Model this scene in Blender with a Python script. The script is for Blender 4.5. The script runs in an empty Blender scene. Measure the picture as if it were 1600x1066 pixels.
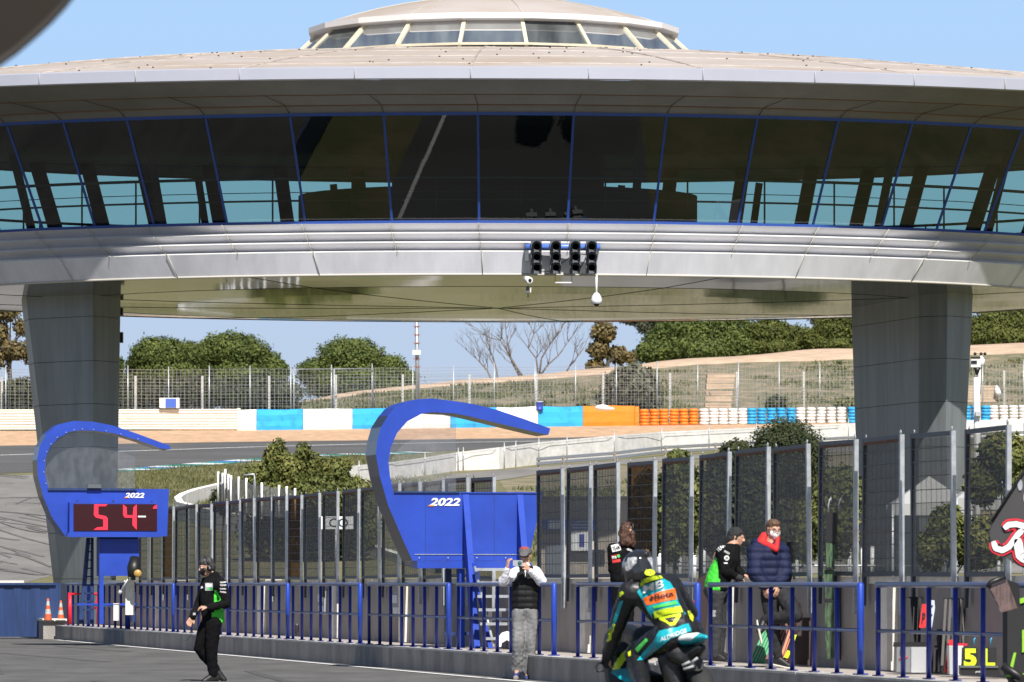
import bpy, bmesh, math, random
import numpy as np
from mathutils import Vector, Matrix, noise
from mathutils.bvhtree import BVHTree
from mathutils.geometry import tessellate_polygon
random.seed(7)
R = math.radians
SC = bpy.context.scene
COL = SC.collection
F = 8900.0; EYE = 1.27; HZ = 912.0; CX = 800.0
def P(x, y, z):                       # picture point (1600 px wide) at a depth in metres -> world point
    return Vector(((x-CX)*z/F, z, EYE+(HZ-y)*z/F))
SLOPE = .0519; YK = 175.5
def gz(y): return 10.38/(SLOPE-(HZ-y)/F)      # depth where a picture row meets the rising ground
def G(x, y, dz=0.0):
    z = gz(y); p = P(x, y, z); p.z += dz; return p
def plane(Y): return max(0.0, SLOPE*(Y-YK))

# ------------------------------------------------------------------ materials
MATS = {}
def mat(name, col, rough=.6, metal=0.0, var=0.0, vscale=3.0, bump=0.0, bscale=20.0, col2=None, emit=None, spec=.5,
        stretch=(1,1,1), coat=0.0, detail=4.0, w2=None):
    if name in MATS: return MATS[name]
    m = bpy.data.materials.new(name); m.use_nodes = True; MATS[name] = m
    nt = m.node_tree; N = nt.nodes; L = nt.links; b = N['Principled BSDF']
    b.inputs['Base Color'].default_value = (*col, 1); b.inputs['Roughness'].default_value = rough
    b.inputs['Metallic'].default_value = metal; b.inputs['Specular IOR Level'].default_value = spec
    if coat: b.inputs['Coat Weight'].default_value = coat; b.inputs['Coat Roughness'].default_value = .08
    m.diffuse_color = (*col, 1)
    if emit: b.inputs['Emission Color'].default_value = (*emit[0], 1); b.inputs['Emission Strength'].default_value = emit[1]
    if var or bump or col2:
        g = N.new('ShaderNodeNewGeometry'); mp = N.new('ShaderNodeMapping'); L.new(g.outputs['Position'], mp.inputs['Vector'])
        mp.inputs['Scale'].default_value = stretch
    if var or col2:
        n = N.new('ShaderNodeTexNoise'); n.inputs['Scale'].default_value = vscale; n.inputs['Detail'].default_value = detail
        n.inputs['Roughness'].default_value = .65
        L.new(mp.outputs['Vector'], n.inputs['Vector'])
        cr = N.new('ShaderNodeValToRGB'); c2 = col2 or tuple(c*(1-var) for c in col)
        cr.color_ramp.elements[0].position = (w2 or (.36, .64))[0]; cr.color_ramp.elements[1].position = (w2 or (.36, .64))[1]
        cr.color_ramp.elements[0].color = (*c2, 1); cr.color_ramp.elements[1].color = (*tuple(min(1, c*(1+var*.4)) for c in col), 1)
        L.new(n.outputs['Fac'], cr.inputs['Fac']); L.new(cr.outputs['Color'], b.inputs['Base Color'])
    if bump:
        n2 = N.new('ShaderNodeTexNoise'); n2.inputs['Scale'].default_value = bscale; n2.inputs['Detail'].default_value = 5
        L.new(mp.outputs['Vector'], n2.inputs['Vector'])
        bp = N.new('ShaderNodeBump'); bp.inputs['Strength'].default_value = bump; bp.inputs['Distance'].default_value = .05
        L.new(n2.outputs['Fac'], bp.inputs['Height']); L.new(bp.outputs['Normal'], b.inputs['Normal'])
    return m
def glassy(name, tint, refl=.09, rough=.02, dirt=None, dirt_amt=0.0, stretch=(1,1,1), dscale=4.0):
    m = bpy.data.materials.new(name); m.use_nodes = True; nt = m.node_tree; N = nt.nodes; L = nt.links
    N.remove(N['Principled BSDF']); out = N['Material Output']
    t = N.new('ShaderNodeBsdfTransparent'); t.inputs['Color'].default_value = (*tint, 1)
    g = N.new('ShaderNodeBsdfGlossy'); g.inputs['Roughness'].default_value = rough
    lw = N.new('ShaderNodeFresnel'); lw.inputs['IOR'].default_value = 1.5
    mm = N.new('ShaderNodeMath'); mm.operation = 'MULTIPLY_ADD'; mm.inputs[1].default_value = .8; mm.inputs[2].default_value = refl-.04
    L.new(lw.outputs[0], mm.inputs[0]) if refl > 0 else None
    if refl <= 0: mm.inputs[0].default_value = 0; mm.inputs[2].default_value = .03
    mx = N.new('ShaderNodeMixShader'); L.new(mm.outputs[0], mx.inputs[0]); L.new(t.outputs[0], mx.inputs[1]); L.new(g.outputs[0], mx.inputs[2])
    last = mx
    if dirt:
        d = N.new('ShaderNodeBsdfDiffuse'); d.inputs['Color'].default_value = (*dirt, 1)
        ge = N.new('ShaderNodeNewGeometry'); mp = N.new('ShaderNodeMapping'); mp.inputs['Scale'].default_value = stretch
        L.new(ge.outputs['Position'], mp.inputs['Vector'])
        n = N.new('ShaderNodeTexNoise'); n.inputs['Scale'].default_value = dscale; n.inputs['Detail'].default_value = 5
        L.new(mp.outputs['Vector'], n.inputs['Vector'])
        cr = N.new('ShaderNodeMapRange'); cr.inputs['From Min'].default_value = .35; cr.inputs['From Max'].default_value = .7
        cr.inputs['To Min'].default_value = dirt_amt*.45; cr.inputs['To Max'].default_value = min(1, dirt_amt*1.5)
        L.new(n.outputs['Fac'], cr.inputs['Value'])
        m2 = N.new('ShaderNodeMixShader'); L.new(cr.outputs[0], m2.inputs[0]); L.new(mx.outputs[0], m2.inputs[1]); L.new(d.outputs[0], m2.inputs[2]); last = m2
    L.new(last.outputs[0], out.inputs['Surface']); MATS[name] = m; return m
def foliage(name, c1, c2, c3):
    m = bpy.data.materials.new(name); m.use_nodes = True; nt = m.node_tree; N = nt.nodes; L = nt.links; b = N['Principled BSDF']
    ge = N.new('ShaderNodeNewGeometry'); cr = N.new('ShaderNodeValToRGB')
    cr.color_ramp.elements[0].color = (*c1, 1); cr.color_ramp.elements[1].color = (*c3, 1)
    e = cr.color_ramp.elements.new(.5); e.color = (*c2, 1)
    n = N.new('ShaderNodeTexNoise'); n.inputs['Scale'].default_value = .9; n.inputs['Detail'].default_value = 2
    L.new(ge.outputs['Position'], n.inputs['Vector'])
    mm = N.new('ShaderNodeMath'); mm.operation = 'MULTIPLY_ADD'; mm.inputs[1].default_value = .55; 
    L.new(ge.outputs['Random Per Island'], mm.inputs[0])
    m3 = N.new('ShaderNodeMath'); m3.operation = 'MULTIPLY_ADD'; m3.inputs[1].default_value = 1.4; m3.inputs[2].default_value = -.48
    L.new(n.outputs['Fac'], m3.inputs[0]); L.new(m3.outputs[0], mm.inputs[2])
    L.new(mm.outputs[0], cr.inputs['Fac']); L.new(cr.outputs['Color'], b.inputs['Base Color'])
    b.inputs['Roughness'].default_value = .7; b.inputs['Specular IOR Level'].default_value = .25
    MATS[name] = m; return m

M_asph = mat('asphalt', (.115,.112,.107), .9, var=.3, vscale=.35, bump=.35, bscale=60, stretch=(3,1,1), detail=8)
M_track = mat('track_asphalt', (.10,.098,.096), .9, var=.25, vscale=.15, bump=.2, bscale=8, stretch=(.5,1.5,1))
M_runoff = mat('runoff_asphalt', (.205,.195,.180), .9, var=.22, vscale=.3, bump=.2, bscale=8, stretch=(1,.4,1))
M_rubber = mat('rubber_mark', (.150,.144,.136), .9, var=.3, vscale=2)
M_white = mat('white_paint', (.78,.78,.76), .6, var=.12, vscale=6)
M_gravel = mat('gravel', (.56,.36,.215), .95, var=.25, vscale=1.3, bump=.6, bscale=3, stretch=(1,.35,1), detail=8)
M_sand = mat('sandy_path_soil', (.55,.40,.28), .95, var=.22, vscale=.6, detail=8)
M_kerbwhite = mat('kerb_white', (.75,.76,.78), .6); M_kerbgreen = mat('kerb_green', (.02,.28,.22), .6); M_kerbblue = mat('kerb_blue', (.05,.16,.45), .6)
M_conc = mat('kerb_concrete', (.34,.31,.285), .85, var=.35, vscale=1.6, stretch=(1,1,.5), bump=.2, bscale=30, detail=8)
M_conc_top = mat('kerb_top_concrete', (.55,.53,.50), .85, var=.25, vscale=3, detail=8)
M_walk = mat('walkway_concrete', (.42,.37,.33), .9, var=.2, vscale=2.5, detail=8)
M_wall = mat('wall_concrete', (.33,.295,.265), .85, var=.2, vscale=1.2, stretch=(1,1,.5), bump=.15, bscale=25)
M_cream = mat('cream_or_sunlit_concrete', (.74,.70,.62), .8, var=.15, vscale=4)
M_whitewall = mat('whitewashed_concrete', (.86,.83,.78), .85, var=.18, vscale=1.0, detail=8, stretch=(1,1,2))
M_greywall = mat('grey_concrete', (.42,.41,.38), .85, var=.2, vscale=1.0)
M_blue = mat('blue_paint', (.020,.060,.40), .38, var=.16, vscale=1.6, detail=8)
M_railblue = mat('railing_blue_paint', (.018,.035,.27), .38, metal=.1, var=.2, vscale=8)
M_railtop = mat('worn_blue_handrail', (.10,.14,.30), .32, metal=.45, var=.4, vscale=9, col2=(.16,.17,.22))
M_navy = mat('navy_blue_steel', (.015,.04,.13), .5, var=.3, vscale=4, stretch=(6,6,.3))
M_rim = mat('dark_board_edge', (.03,.035,.07), .28, metal=.4, var=.4, vscale=3)
M_galv = mat('galvanised_steel', (.46,.48,.50), .45, metal=.55, var=.2, vscale=10)
M_shadesteel = mat('shade_dark_steel', (.045,.052,.068), .45, metal=.2, var=.2, vscale=6)  # steel darkened to stand for the panels' shade on far posts and rails
M_wire = mat('fence_wire', (.50,.51,.52), .5, metal=.4)
M_dkwire = mat('dark_wire', (.09,.092,.095), .5, metal=.4)
M_clad = mat('aluminium_cladding', (.68,.685,.74), .42, metal=.25, var=.14, vscale=1.2, stretch=(1,1,.12), bump=.03, bscale=1.2, detail=8)
M_louv = mat('louvre_cladding', (.50,.505,.55), .42, metal=.35, var=.1, vscale=.5)
M_fascia = mat('fascia_panel', (.43,.44,.51), .45, metal=.2, var=.06, vscale=.3)
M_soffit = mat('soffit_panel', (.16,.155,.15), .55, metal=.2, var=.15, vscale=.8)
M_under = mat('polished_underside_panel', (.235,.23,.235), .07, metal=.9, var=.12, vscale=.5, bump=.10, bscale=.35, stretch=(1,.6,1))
M_roof = mat('weathered_roof_panel', (.48,.43,.40), .6, metal=.1, col2=(.39,.31,.235), vscale=.35, stretch=(.6,1,5), detail=9, w2=(.3,.62))
M_joint = mat('dark_joint', (.05,.045,.04), .8)
M_seam = mat('pale_joint_strip', (.46,.43,.38), .6)
M_roofseam = mat('roof_seam_strip', (.42,.37,.33), .6, var=.3, vscale=2)
M_frame = mat('blue_window_frame', (.02,.06,.26), .4, metal=.1)
M_cupframe = mat('cream_window_frame', (.62,.56,.42), .6, var=.15, vscale=3)
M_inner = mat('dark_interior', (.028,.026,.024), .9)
M_innerrail = mat('interior_rail_steel', (.05,.06,.06), .4, metal=.5)
M_pillar = mat('pillar_panel', (.24,.26,.27), .45, metal=.3, var=.2, vscale=1.6, stretch=(1.5,1.5,.15), detail=8)
M_win = glassy('tinted_window_glass', (.58,.76,.72), refl=.075, rough=.015)
M_cupglass = glassy('cupola_glass', (.40,.52,.66), refl=.12, rough=.03, dirt=(.45,.50,.50), dirt_amt=.16, stretch=(1.6,.3,.25), dscale=1.5)
M_clear = glassy('clear_perspex', (.93,.93,.94), refl=.06, rough=.05, dirt=(.7,.7,.72), dirt_amt=.05, stretch=(2,2,1))
M_pane = glassy('dirty_tinted_polycarbonate', (.84,.85,.84), refl=-1, rough=.4, dirt=(.30,.29,.275), dirt_amt=.36, stretch=(22,22,.35), dscale=2.2)
M_panebrown = glassy('brown_stained_polycarbonate', (.62,.48,.33), refl=-1, rough=.4, dirt=(.17,.12,.08), dirt_amt=.34, stretch=(22,22,.35), dscale=2.2)
M_paneclear = glassy('pale_weathered_polycarbonate', (.80,.80,.79), refl=-1, rough=.4, dirt=(.26,.26,.26), dirt_amt=.22, stretch=(22,22,.35), dscale=2.2)
M_black = mat('black_plastic', (.012,.012,.013), .45); M_blackm = mat('matt_black', (.02,.02,.022), .85)
M_dkgrey = mat('dark_grey_plastic', (.10,.11,.12), .5); M_redlens = mat('dark_red_lens', (.05,.004,.006), .2); M_greenlens = mat('dark_green_lens', (.004,.02,.024), .2)
M_whitep = mat('white_plastic', (.80,.80,.80), .35); M_greyp = mat('grey_plastic', (.42,.43,.44), .5)
M_tarpw = mat('white_tarpaulin', (.80,.79,.77), .6, bump=.6, bscale=1.4, var=.22, vscale=1.1, detail=8, w2=(.28,.5)); M_tarpb = mat('blue_tarpaulin', (.03,.36,.74), .55, bump=.6, bscale=1.4, var=.3, vscale=1.2, detail=8, w2=(.3,.5))
M_tarpo = mat('orange_tarpaulin', (.92,.24,.02), .6, bump=.5, bscale=1.0, var=.1, vscale=1)
M_tyrw = mat('white_painted_tyre', (.76,.75,.73), .7, var=.15, vscale=5); M_tyrb = mat('blue_painted_tyre', (.03,.36,.70), .6, var=.2, vscale=3); M_tyro = mat('orange_painted_tyre', (.88,.23,.02), .6, var=.2, vscale=3)
M_armco = mat('cream_painted_guardrail', (.76,.71,.61), .6, var=.1, vscale=1)
M_grass = mat('grass_and_soil', (.115,.125,.045), .95, col2=(.20,.165,.085), vscale=.45, detail=12, bump=.5, bscale=4, w2=(.38,.6))
M_bank = mat('dry_grassy_bank', (.135,.135,.075), .95, col2=(.28,.22,.145), vscale=.7, detail=12, bump=.5, bscale=3, w2=(.40,.58))
M_concpost = mat('concrete_post', (.50,.49,.46), .8, var=.15, vscale=6)
M_trunk = mat('bark', (.075,.06,.048), .9, var=.3, vscale=6); M_deadwood = mat('bare_grey_wood', (.19,.165,.15), .9, var=.25, vscale=5)
M_pine = foliage('pine_foliage', (.034,.052,.012), (.080,.108,.024), (.15,.175,.042))
M_pine2 = foliage('light_pine_foliage', (.032,.044,.010), (.078,.092,.018), (.14,.15,.032))
M_euc = foliage('dry_foliage', (.05,.045,.022), (.13,.10,.04), (.24,.17,.06))
M_shrub = foliage('shrub_foliage', (.040,.055,.014), (.105,.12,.030), (.20,.19,.055))
M_hedge = foliage('clipped_hedge_foliage', (.018,.028,.011), (.045,.055,.021), (.075,.085,.035))
M_olive = foliage('grey_green_foliage', (.05,.055,.035), (.10,.11,.07), (.16,.17,.11))
M_skin = mat('skin', (.52,.29,.20), .5, var=.12, vscale=18); M_eye = mat('eye_white', (.7,.68,.65), .3)

# ------------------------------------------------------------------ object helpers
ROOT = {}
def tag(o, label=None, cat=None, group=None, kind=None):
    if label: o['label'] = label
    if cat: o['category'] = cat
    if group: o['group'] = group
    if kind: o['kind'] = kind
    return o
def empty(name, loc, label, cat, group=None):
    o = bpy.data.objects.new(name, None); COL.objects.link(o); o.location = loc; o.empty_display_size = .2
    ROOT[o.name] = Vector(loc); return tag(o, label, cat, group)
def link(name, me, parent=None, m=None):
    o = bpy.data.objects.new(name, me); COL.objects.link(o)
    if m is not None:
        for mm in (m if isinstance(m, (list, tuple)) else [m]): me.materials.append(mm)
    if parent is not None:
        off = ROOT.get(parent.name, Vector((0,0,0)))
        if off.length > 0: me.transform(Matrix.Translation(-off))
        o.parent = parent; ROOT[o.name] = off
    return o
class MB:
    def __init__(s): s.v = []; s.f = []; s.mi = []; s.smooth = []
    def add(s, vs, fs, mi=0, smooth=False):
        n = len(s.v); s.v += [tuple(v) for v in vs]; s.f += [tuple(i+n for i in f) for f in fs]; s.mi += [mi]*len(fs); s.smooth += [smooth]*len(fs); return s
    def box(s, c, sz, M=None, mi=0):
        c = Vector(c); h = Vector(sz)/2; vs = []
        for dx in (-1,1):
            for dy in (-1,1):
                for dz in (-1,1):
                    v = Vector((dx*h.x, dy*h.y, dz*h.z)); vs.append(c+(M@v if M else v))
        return s.add(vs, [(0,1,3,2),(4,6,7,5),(0,4,5,1),(2,3,7,6),(0,2,6,4),(1,5,7,3)], mi)
    def tube(s, pts, r, n=8, mi=0, smooth=True, cap=True):
        pts = [Vector(p) for p in pts]; rs = r if isinstance(r, (list, tuple)) else [r]*len(pts); vs = []; fs = []
        up = None
        for i, p in enumerate(pts):
            d = (pts[min(i+1, len(pts)-1)]-pts[max(i-1, 0)]).normalized()
            if up is None:
                a = Vector((0,0,1)) if abs(d.z) < .9 else Vector((1,0,0)); up = (a-d*a.dot(d)).normalized()
            else: up = (up-d*up.dot(d)).normalized()
            q = d.cross(up)
            for k in range(n):
                t = 2*math.pi*(k+.5)/n; vs.append(p+(up*math.cos(t)+q*math.sin(t))*rs[i])
        for i in range(len(pts)-1):
            for k in range(n):
                a = i*n+k; b = i*n+(k+1)%n; fs.append((a, b, b+n, a+n))
        s.add(vs, fs, mi, smooth)
        if cap:
            m0 = len(s.v)-len(vs); s.f += [tuple(m0+k for k in range(n))[::-1], tuple(m0+(len(pts)-1)*n+k for k in range(n))]; s.mi += [mi]*2; s.smooth += [False]*2
        return s
    def prism(s, poly, d, mi=0, side_mi=None):      # poly: world points (planar), d: extrusion vector
        poly = [Vector(p) for p in poly]; n = len(poly); d = Vector(d); vs = poly+[p+d for p in poly]
        tris = tessellate_polygon([poly])
        fs = [tuple(t) for t in tris]; fb = [tuple(i+n for i in reversed(t)) for t in tris]
        s.add(vs, fs+fb, mi)
        n0 = len(s.v)-2*n
        for i in range(n):
            j = (i+1) % n; s.f.append((n0+i, n0+j, n0+n+j, n0+n+i)); s.mi.append(mi if side_mi is None else side_mi); s.smooth.append(False)
        return s
    def ball(s, c, r, n=12, m=8, mi=0, M=None):
        c = Vector(c); r = Vector(r) if not isinstance(r, (int, float)) else Vector((r, r, r)); vs = []; fs = []
        for i in range(m+1):
            a = math.pi*i/m
            for k in range(n):
                t = 2*math.pi*k/n; v = Vector((r.x*math.sin(a)*math.cos(t), r.y*math.sin(a)*math.sin(t), r.z*math.cos(a))); vs.append(c+(M@v if M else v))
        for i in range(m):
            for k in range(n): fs.append((i*n+k, (i+1)*n+k, (i+1)*n+(k+1)%n, i*n+(k+1)%n))
        return s.add(vs, fs, mi, True)
    def lathe(s, prof, c, n=16, mi=0, M=None):
        c = Vector(c); vs = []; fs = []
        for (r, h) in prof:
            for k in range(n):
                t = 2*math.pi*k/n; v = Vector((r*math.cos(t), r*math.sin(t), h)); vs.append(c+(M@v if M else v))
        for i in range(len(prof)-1):
            for k in range(n): fs.append((i*n+k, i*n+(k+1)%n, (i+1)*n+(k+1)%n, (i+1)*n+k))
        return s.add(vs, fs, mi, True)
    def mesh(s, name, fix=False):
        me = bpy.data.meshes.new(name); me.from_pydata(s.v, [], s.f); me.polygons.foreach_set('material_index', s.mi); me.polygons.foreach_set('use_smooth', s.smooth)
        me.update()
        if fix:
            bm = bmesh.new(); bm.from_mesh(me); bmesh.ops.remove_doubles(bm, verts=bm.verts, dist=1e-5); bmesh.ops.recalc_face_normals(bm, faces=bm.faces); bm.to_mesh(me); bm.free()
        return me
    def build(s, name, m, parent=None, fix=True): return link(name, s.mesh(name, fix), parent, m)
def copy_tree(o, parent=None):
    c = o.copy(); COL.objects.link(c)
    if parent is not None: c.parent = parent
    for ch in list(o.children): copy_tree(ch, c)
    return c
ORD = ['first','second','third','fourth','fifth','sixth','seventh','eighth','ninth','tenth','eleventh','twelfth','thirteenth','fourteenth','fifteenth',
 'sixteenth','seventeenth','eighteenth','nineteenth','twentieth','twenty-first','twenty-second','twenty-third','twenty-fourth','twenty-fifth','twenty-sixth',
 'twenty-seventh','twenty-eighth','twenty-ninth','thirtieth','thirty-first','thirty-second','thirty-third','thirty-fourth','thirty-fifth','thirty-sixth']
def text_mesh(body, size=1.0, shear=0.0, extrude=0.0, bold=.0, spacing=1.0):
    cu = bpy.data.curves.new('t', 'FONT'); cu.body = body; cu.size = size; cu.shear = shear; cu.extrude = extrude; cu.offset = bold; cu.align_x = 'CENTER'; cu.align_y = 'CENTER'
    cu.space_character = spacing; cu.resolution_u = 3
    o = bpy.data.objects.new('t', cu); COL.objects.link(o); bpy.context.view_layer.update()
    me = bpy.data.meshes.new_from_object(o.evaluated_get(bpy.context.evaluated_depsgraph_get())); bpy.data.objects.remove(o); return me
def put_text(name, body, m, parent, c, U, V, w, h=None, shear=0, bold=.0, extrude=.0):   # text fitted to w x h in the U,V plane
    me = text_mesh(body, 1.0, shear, extrude, bold); vs = [v.co.copy() for v in me.vertices]
    x0 = min(v.x for v in vs); x1 = max(v.x for v in vs); y0 = min(v.y for v in vs); y1 = max(v.y for v in vs)
    sx = w/(x1-x0); sy = (h/(y1-y0)) if h else sx; U = Vector(U).normalized(); V = Vector(V).normalized(); Nn = U.cross(V)
    for v, co in zip(me.vertices, vs): v.co = Vector(c)+U*((co.x-(x0+x1)/2)*sx)+V*((co.y-(y0+y1)/2)*sy)+Nn*(co.z*sx)
    return link(name, me, parent, m)

# ------------------------------------------------------------------ camera, world, sun
cam = bpy.data.cameras.new('camera'); co = bpy.data.objects.new('camera', cam); COL.objects.link(co); SC.camera = co
co.location = (0,0,EYE); co.rotation_euler = (R(90),0,0); cam.sensor_width = 36; cam.lens = F/1600*36
cam.shift_y = (HZ-533)/1600; cam.clip_start = .5; cam.clip_end = 20000
cam.dof.use_dof = True; cam.dof.focus_distance = 105; cam.dof.aperture_fstop = 9.5
EL = 48; AZ = 167.2                      # sun elevation, azimuth clockwise from +Y
w = bpy.data.worlds.new('World'); SC.world = w; w.use_nodes = True; nt = w.node_tree; bg = nt.nodes['Background']
sky = nt.nodes.new('ShaderNodeTexSky'); sky.sky_type = 'NISHITA'; sky.sun_disc = False; sky.sun_elevation = R(EL); sky.sun_rotation = R(AZ)
sky.air_density = 1.0; sky.dust_density = .5; sky.ozone_density = 3.0; sky.altitude = 50
tc = nt.nodes.new('ShaderNodeTexCoord'); mp = nt.nodes.new('ShaderNodeMapping'); mp.inputs['Location'].default_value = (0,0,.10); mp.inputs['Scale'].default_value = (1,1,1.6)
nt.links.new(tc.outputs['Generated'], mp.inputs['Vector']); nt.links.new(mp.outputs['Vector'], sky.inputs['Vector'])
hs = nt.nodes.new('ShaderNodeHueSaturation'); hs.inputs['Saturation'].default_value = .86; nt.links.new(sky.outputs[0], hs.inputs['Color'])
sx_ = nt.nodes.new('ShaderNodeSeparateXYZ'); nt.links.new(tc.outputs['Generated'], sx_.inputs[0])
mr = nt.nodes.new('ShaderNodeMapRange'); mr.inputs['From Min'].default_value = .10; mr.inputs['From Max'].default_value = .17; mr.inputs['To Min'].default_value = 1.0; mr.inputs['To Max'].default_value = 0; nt.links.new(sx_.outputs['Z'], mr.inputs['Value'])
mxs = nt.nodes.new('ShaderNodeMix'); mxs.data_type = 'RGBA'; nt.links.new(mr.outputs[0], mxs.inputs[0]); nt.links.new(hs.outputs[0], mxs.inputs[6]); mr2 = nt.nodes.new('ShaderNodeMapRange'); mr2.inputs['From Min'].default_value = .03; mr2.inputs['From Max'].default_value = .098; nt.links.new(sx_.outputs['Z'], mr2.inputs['Value'])
lo = nt.nodes.new('ShaderNodeMix'); lo.data_type = 'RGBA'; lo.inputs[6].default_value = (5.7,6.8,8.6,1); lo.inputs[7].default_value = (4.82,7.3,10.8,1); nt.links.new(mr2.outputs[0], lo.inputs[0]); nt.links.new(lo.outputs[2], mxs.inputs[7])
nt.links.new(mxs.outputs[2], bg.inputs['Color']); bg.inputs['Strength'].default_value = .065
sl = bpy.data.lights.new('sun', 'SUN'); sl.energy = 5.0; sl.angle = R(.5); sl.color = (1,.96,.90)
so = bpy.data.objects.new('sun', sl); COL.objects.link(so)
sd = Vector((math.sin(R(AZ))*math.cos(R(EL)), math.cos(R(AZ))*math.cos(R(EL)), math.sin(R(EL))))
so.rotation_euler = sd.to_track_quat('Z', 'Y').to_euler(); so.location = (0,0,60)
SC.view_settings.view_transform = 'Standard'; SC.view_settings.look = 'None'; SC.view_settings.gamma = 1; SC.view_settings.exposure = 0.5
SC.cycles.max_bounces = 8; SC.cycles.transparent_max_bounces = 24; SC.cycles.glossy_bounces = 4; SC.cycles.transmission_bounces = 4

# ------------------------------------------------------------------ terrain
CREST = [(-4000,600),(300,642),(380,641),(460,631),(640,606),(770,596),(860,586),(960,577),(1030,567),(1170,557),(1335,549),(1600,538),(2200,530),(6000,530)]
def crest_h(X):
    x = CX+X*F/510
    for (a, ya), (b, yb) in zip(CREST, CREST[1:]):
        if a <= x <= b: y = ya+(yb-ya)*(x-a)/(b-a); return EYE+(HZ-y)*510/F
    return EYE+(HZ-(600 if x < 0 else 530))*510/F
def barY(X): return 412+max(0, min(1, (X+25)/75))*37     # depth of the barrier foot
def terr(X, Y):
    if Y <= YK: return 0.0
    b0 = barY(X)+6; p = SLOPE*(min(Y, b0)-YK)
    if Y <= b0: return p
    c = crest_h(X)
    t = min(1, (Y-b0)/(510-b0)); s = t*t*(3-2*t)*.6+t*.4
    z = p+(c-p)*s + (noise.noise(Vector((X*.13, Y*.13, 0)))*.35*min(1, (Y-b0)/8) if Y < 560 else 0)
    if Y > 560: z -= min(9, (Y-560)*.02)
    return z
xs = [-6000,-3000,-1500,-800,-400,-200,-120]+[x for x in range(-90, 91, 3)]+[120,200,400,800,1500,3000,6000]
ys = [-4000,-1500,-500,-100,0,60,100,140,YK,200,260,320,380]+[y for y in range(400, 530, 4)]+[540,560,600,700,900,1300,2500,5000,9000]
mb = MB(); nx = len(xs)
vs = [(x, y, terr(x, y)-(.0 if y > YK-1 else .03)) for y in ys for x in xs]
fs = [(j*nx+i, j*nx+i+1, (j+1)*nx+i+1, (j+1)*nx+i) for j in range(len(ys)-1) for i in range(nx-1)]
mis = []
for j in range(len(ys)-1):
    for i in range(nx-1): mis.append(1 if ys[j] >= 400 else 0)
mb.v = vs; mb.f = fs; mb.mi = mis; mb.smooth = [True]*len(fs)
tag(mb.build('ground', [M_grass, M_bank], fix=False), kind='structure')
def sheet(name, pts, m, dz=.012, kind='structure'):
    mb = MB(); poly = [Vector((p.x, p.y, p.z+dz)) for p in pts]; mb.prism(poly, (0,0,-.003)); o = mb.build(name, m); tag(o, kind=kind); return o
KX = lambda Y, d=0: 14.94+d-.1953*Y              # pit wall line
# flat pit lane and the slope beyond it
sheet('pit_lane', [Vector((-60,-60,0)), Vector((KX(-60)+.1,-60,0)), Vector((KX(YK)+.1,YK,0)), Vector((-60,YK,0))], M_asph, .0)
def Gs(x, y, d=0): return G(x, y, d)
def Pg(X, Y): return Vector((X, Y, SLOPE*(Y-YK)))
sheet('runoff', [Pg(-60,YK), Pg(KX(YK)+.1-1,YK), Pg(-16,210), Pg(-19,250), G(170,737), G(-800,775)], M_runoff, .008)
sheet('track', [G(-1500,792), G(-600,757), G(0,740), G(185,734), G(370,719), G(560,709), G(760,703), G(1000,693), G(1400,684), G(1700,682), G(1700,675), G(1180,675), G(900,684), G(570,688.5), G(330,691.5), G(0,697), G(-1500,706)], M_track, .02)
def ribbon(name, pts, wd, m, dz=.03, kind='structure'):
    mb = MB(); vs = []
    for i, p in enumerate(pts):
        d = (pts[min(i+1, len(pts)-1)]-pts[max(i-1, 0)]); n = Vector((-d.y, d.x, 0)).normalized()*wd/2
        for q in (p+n, p-n): vs.append((q.x, q.y, (terr(q.x, q.y) if kind != 'flat' else 0)+dz))
    mb.add(vs, [(2*i, 2*i+1, 2*i+3, 2*i+2) for i in range(len(pts)-1)]); o = mb.build(name, m); tag(o, kind='structure'); return o
ribbon('track_edge_line', [G(-300,716), G(0,712), G(190,706), G(400,699), G(570,694.5), G(900,689)], .5, M_white)
gr = [G(-1500,706), G(0,697), G(330,691.5), G(570,688.5), G(900,684), G(1180,675), G(1700,675)]
gv = [Vector((p.x, barY(p.x)+.5, terr(p.x, barY(p.x)+.5))) for p in reversed(gr)]
mb = MB(); n = len(gr); gl = [Vector((p.x, p.y, p.z+.016)) for p in gr]+[Vector((p.x, p.y, p.z+.016)) for p in gv]
mb.add(gl, [(i, i+1, 2*n-2-i, 2*n-1-i) for i in range(n-1)]); tag(mb.build('gravel_trap', M_gravel), kind='structure')
sheet('main_straight', [Vector((KX(-40)+7,-40,0)), Vector((KX(-40)+21,-40,0)), Vector((KX(170)+21,170,0)), Vector((KX(170)+7,170,0))], M_track, .012)
mb = MB()
for d in (7.6,): mb.add([(KX(-40)+d,-40,.03),(KX(-40)+d+.12,-40,.03),(KX(170)+d+.12,170,.03),(KX(170)+d,170,.03)], [(0,1,2,3)])
tag(mb.build('straight_edge_lines', M_white), kind='structure')
# faint tyre marks in the pit lane
mb = MB(); rnd = random.Random(21)
for i in range(16):
    x0 = rnd.uniform(-9, 6); Y0 = rnd.uniform(52, 110); L_ = rnd.uniform(4, 16); w_ = rnd.uniform(.05, .14); k = rnd.uniform(-.28, -.1); c_ = rnd.uniform(-.3,.3)
    if x0 > KX(Y0)-1: continue
    pp = [(x0+k*L_*t+c_*t*(1-t), Y0+L_*t) for t in [j/6 for j in range(7)]]; vs = []
    for (x, y) in pp: vs += [(x-w_, y, .003+i*.0002), (x+w_, y, .003+i*.0002)]
    mb.add(vs, [(2*j, 2*j+1, 2*j+3, 2*j+2) for j in range(6)])
tag(mb.build('tyre_marks', mat('pit_lane_rubber', (.085,.082,.078), .9, var=.3, vscale=3)), kind='structure')
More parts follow.
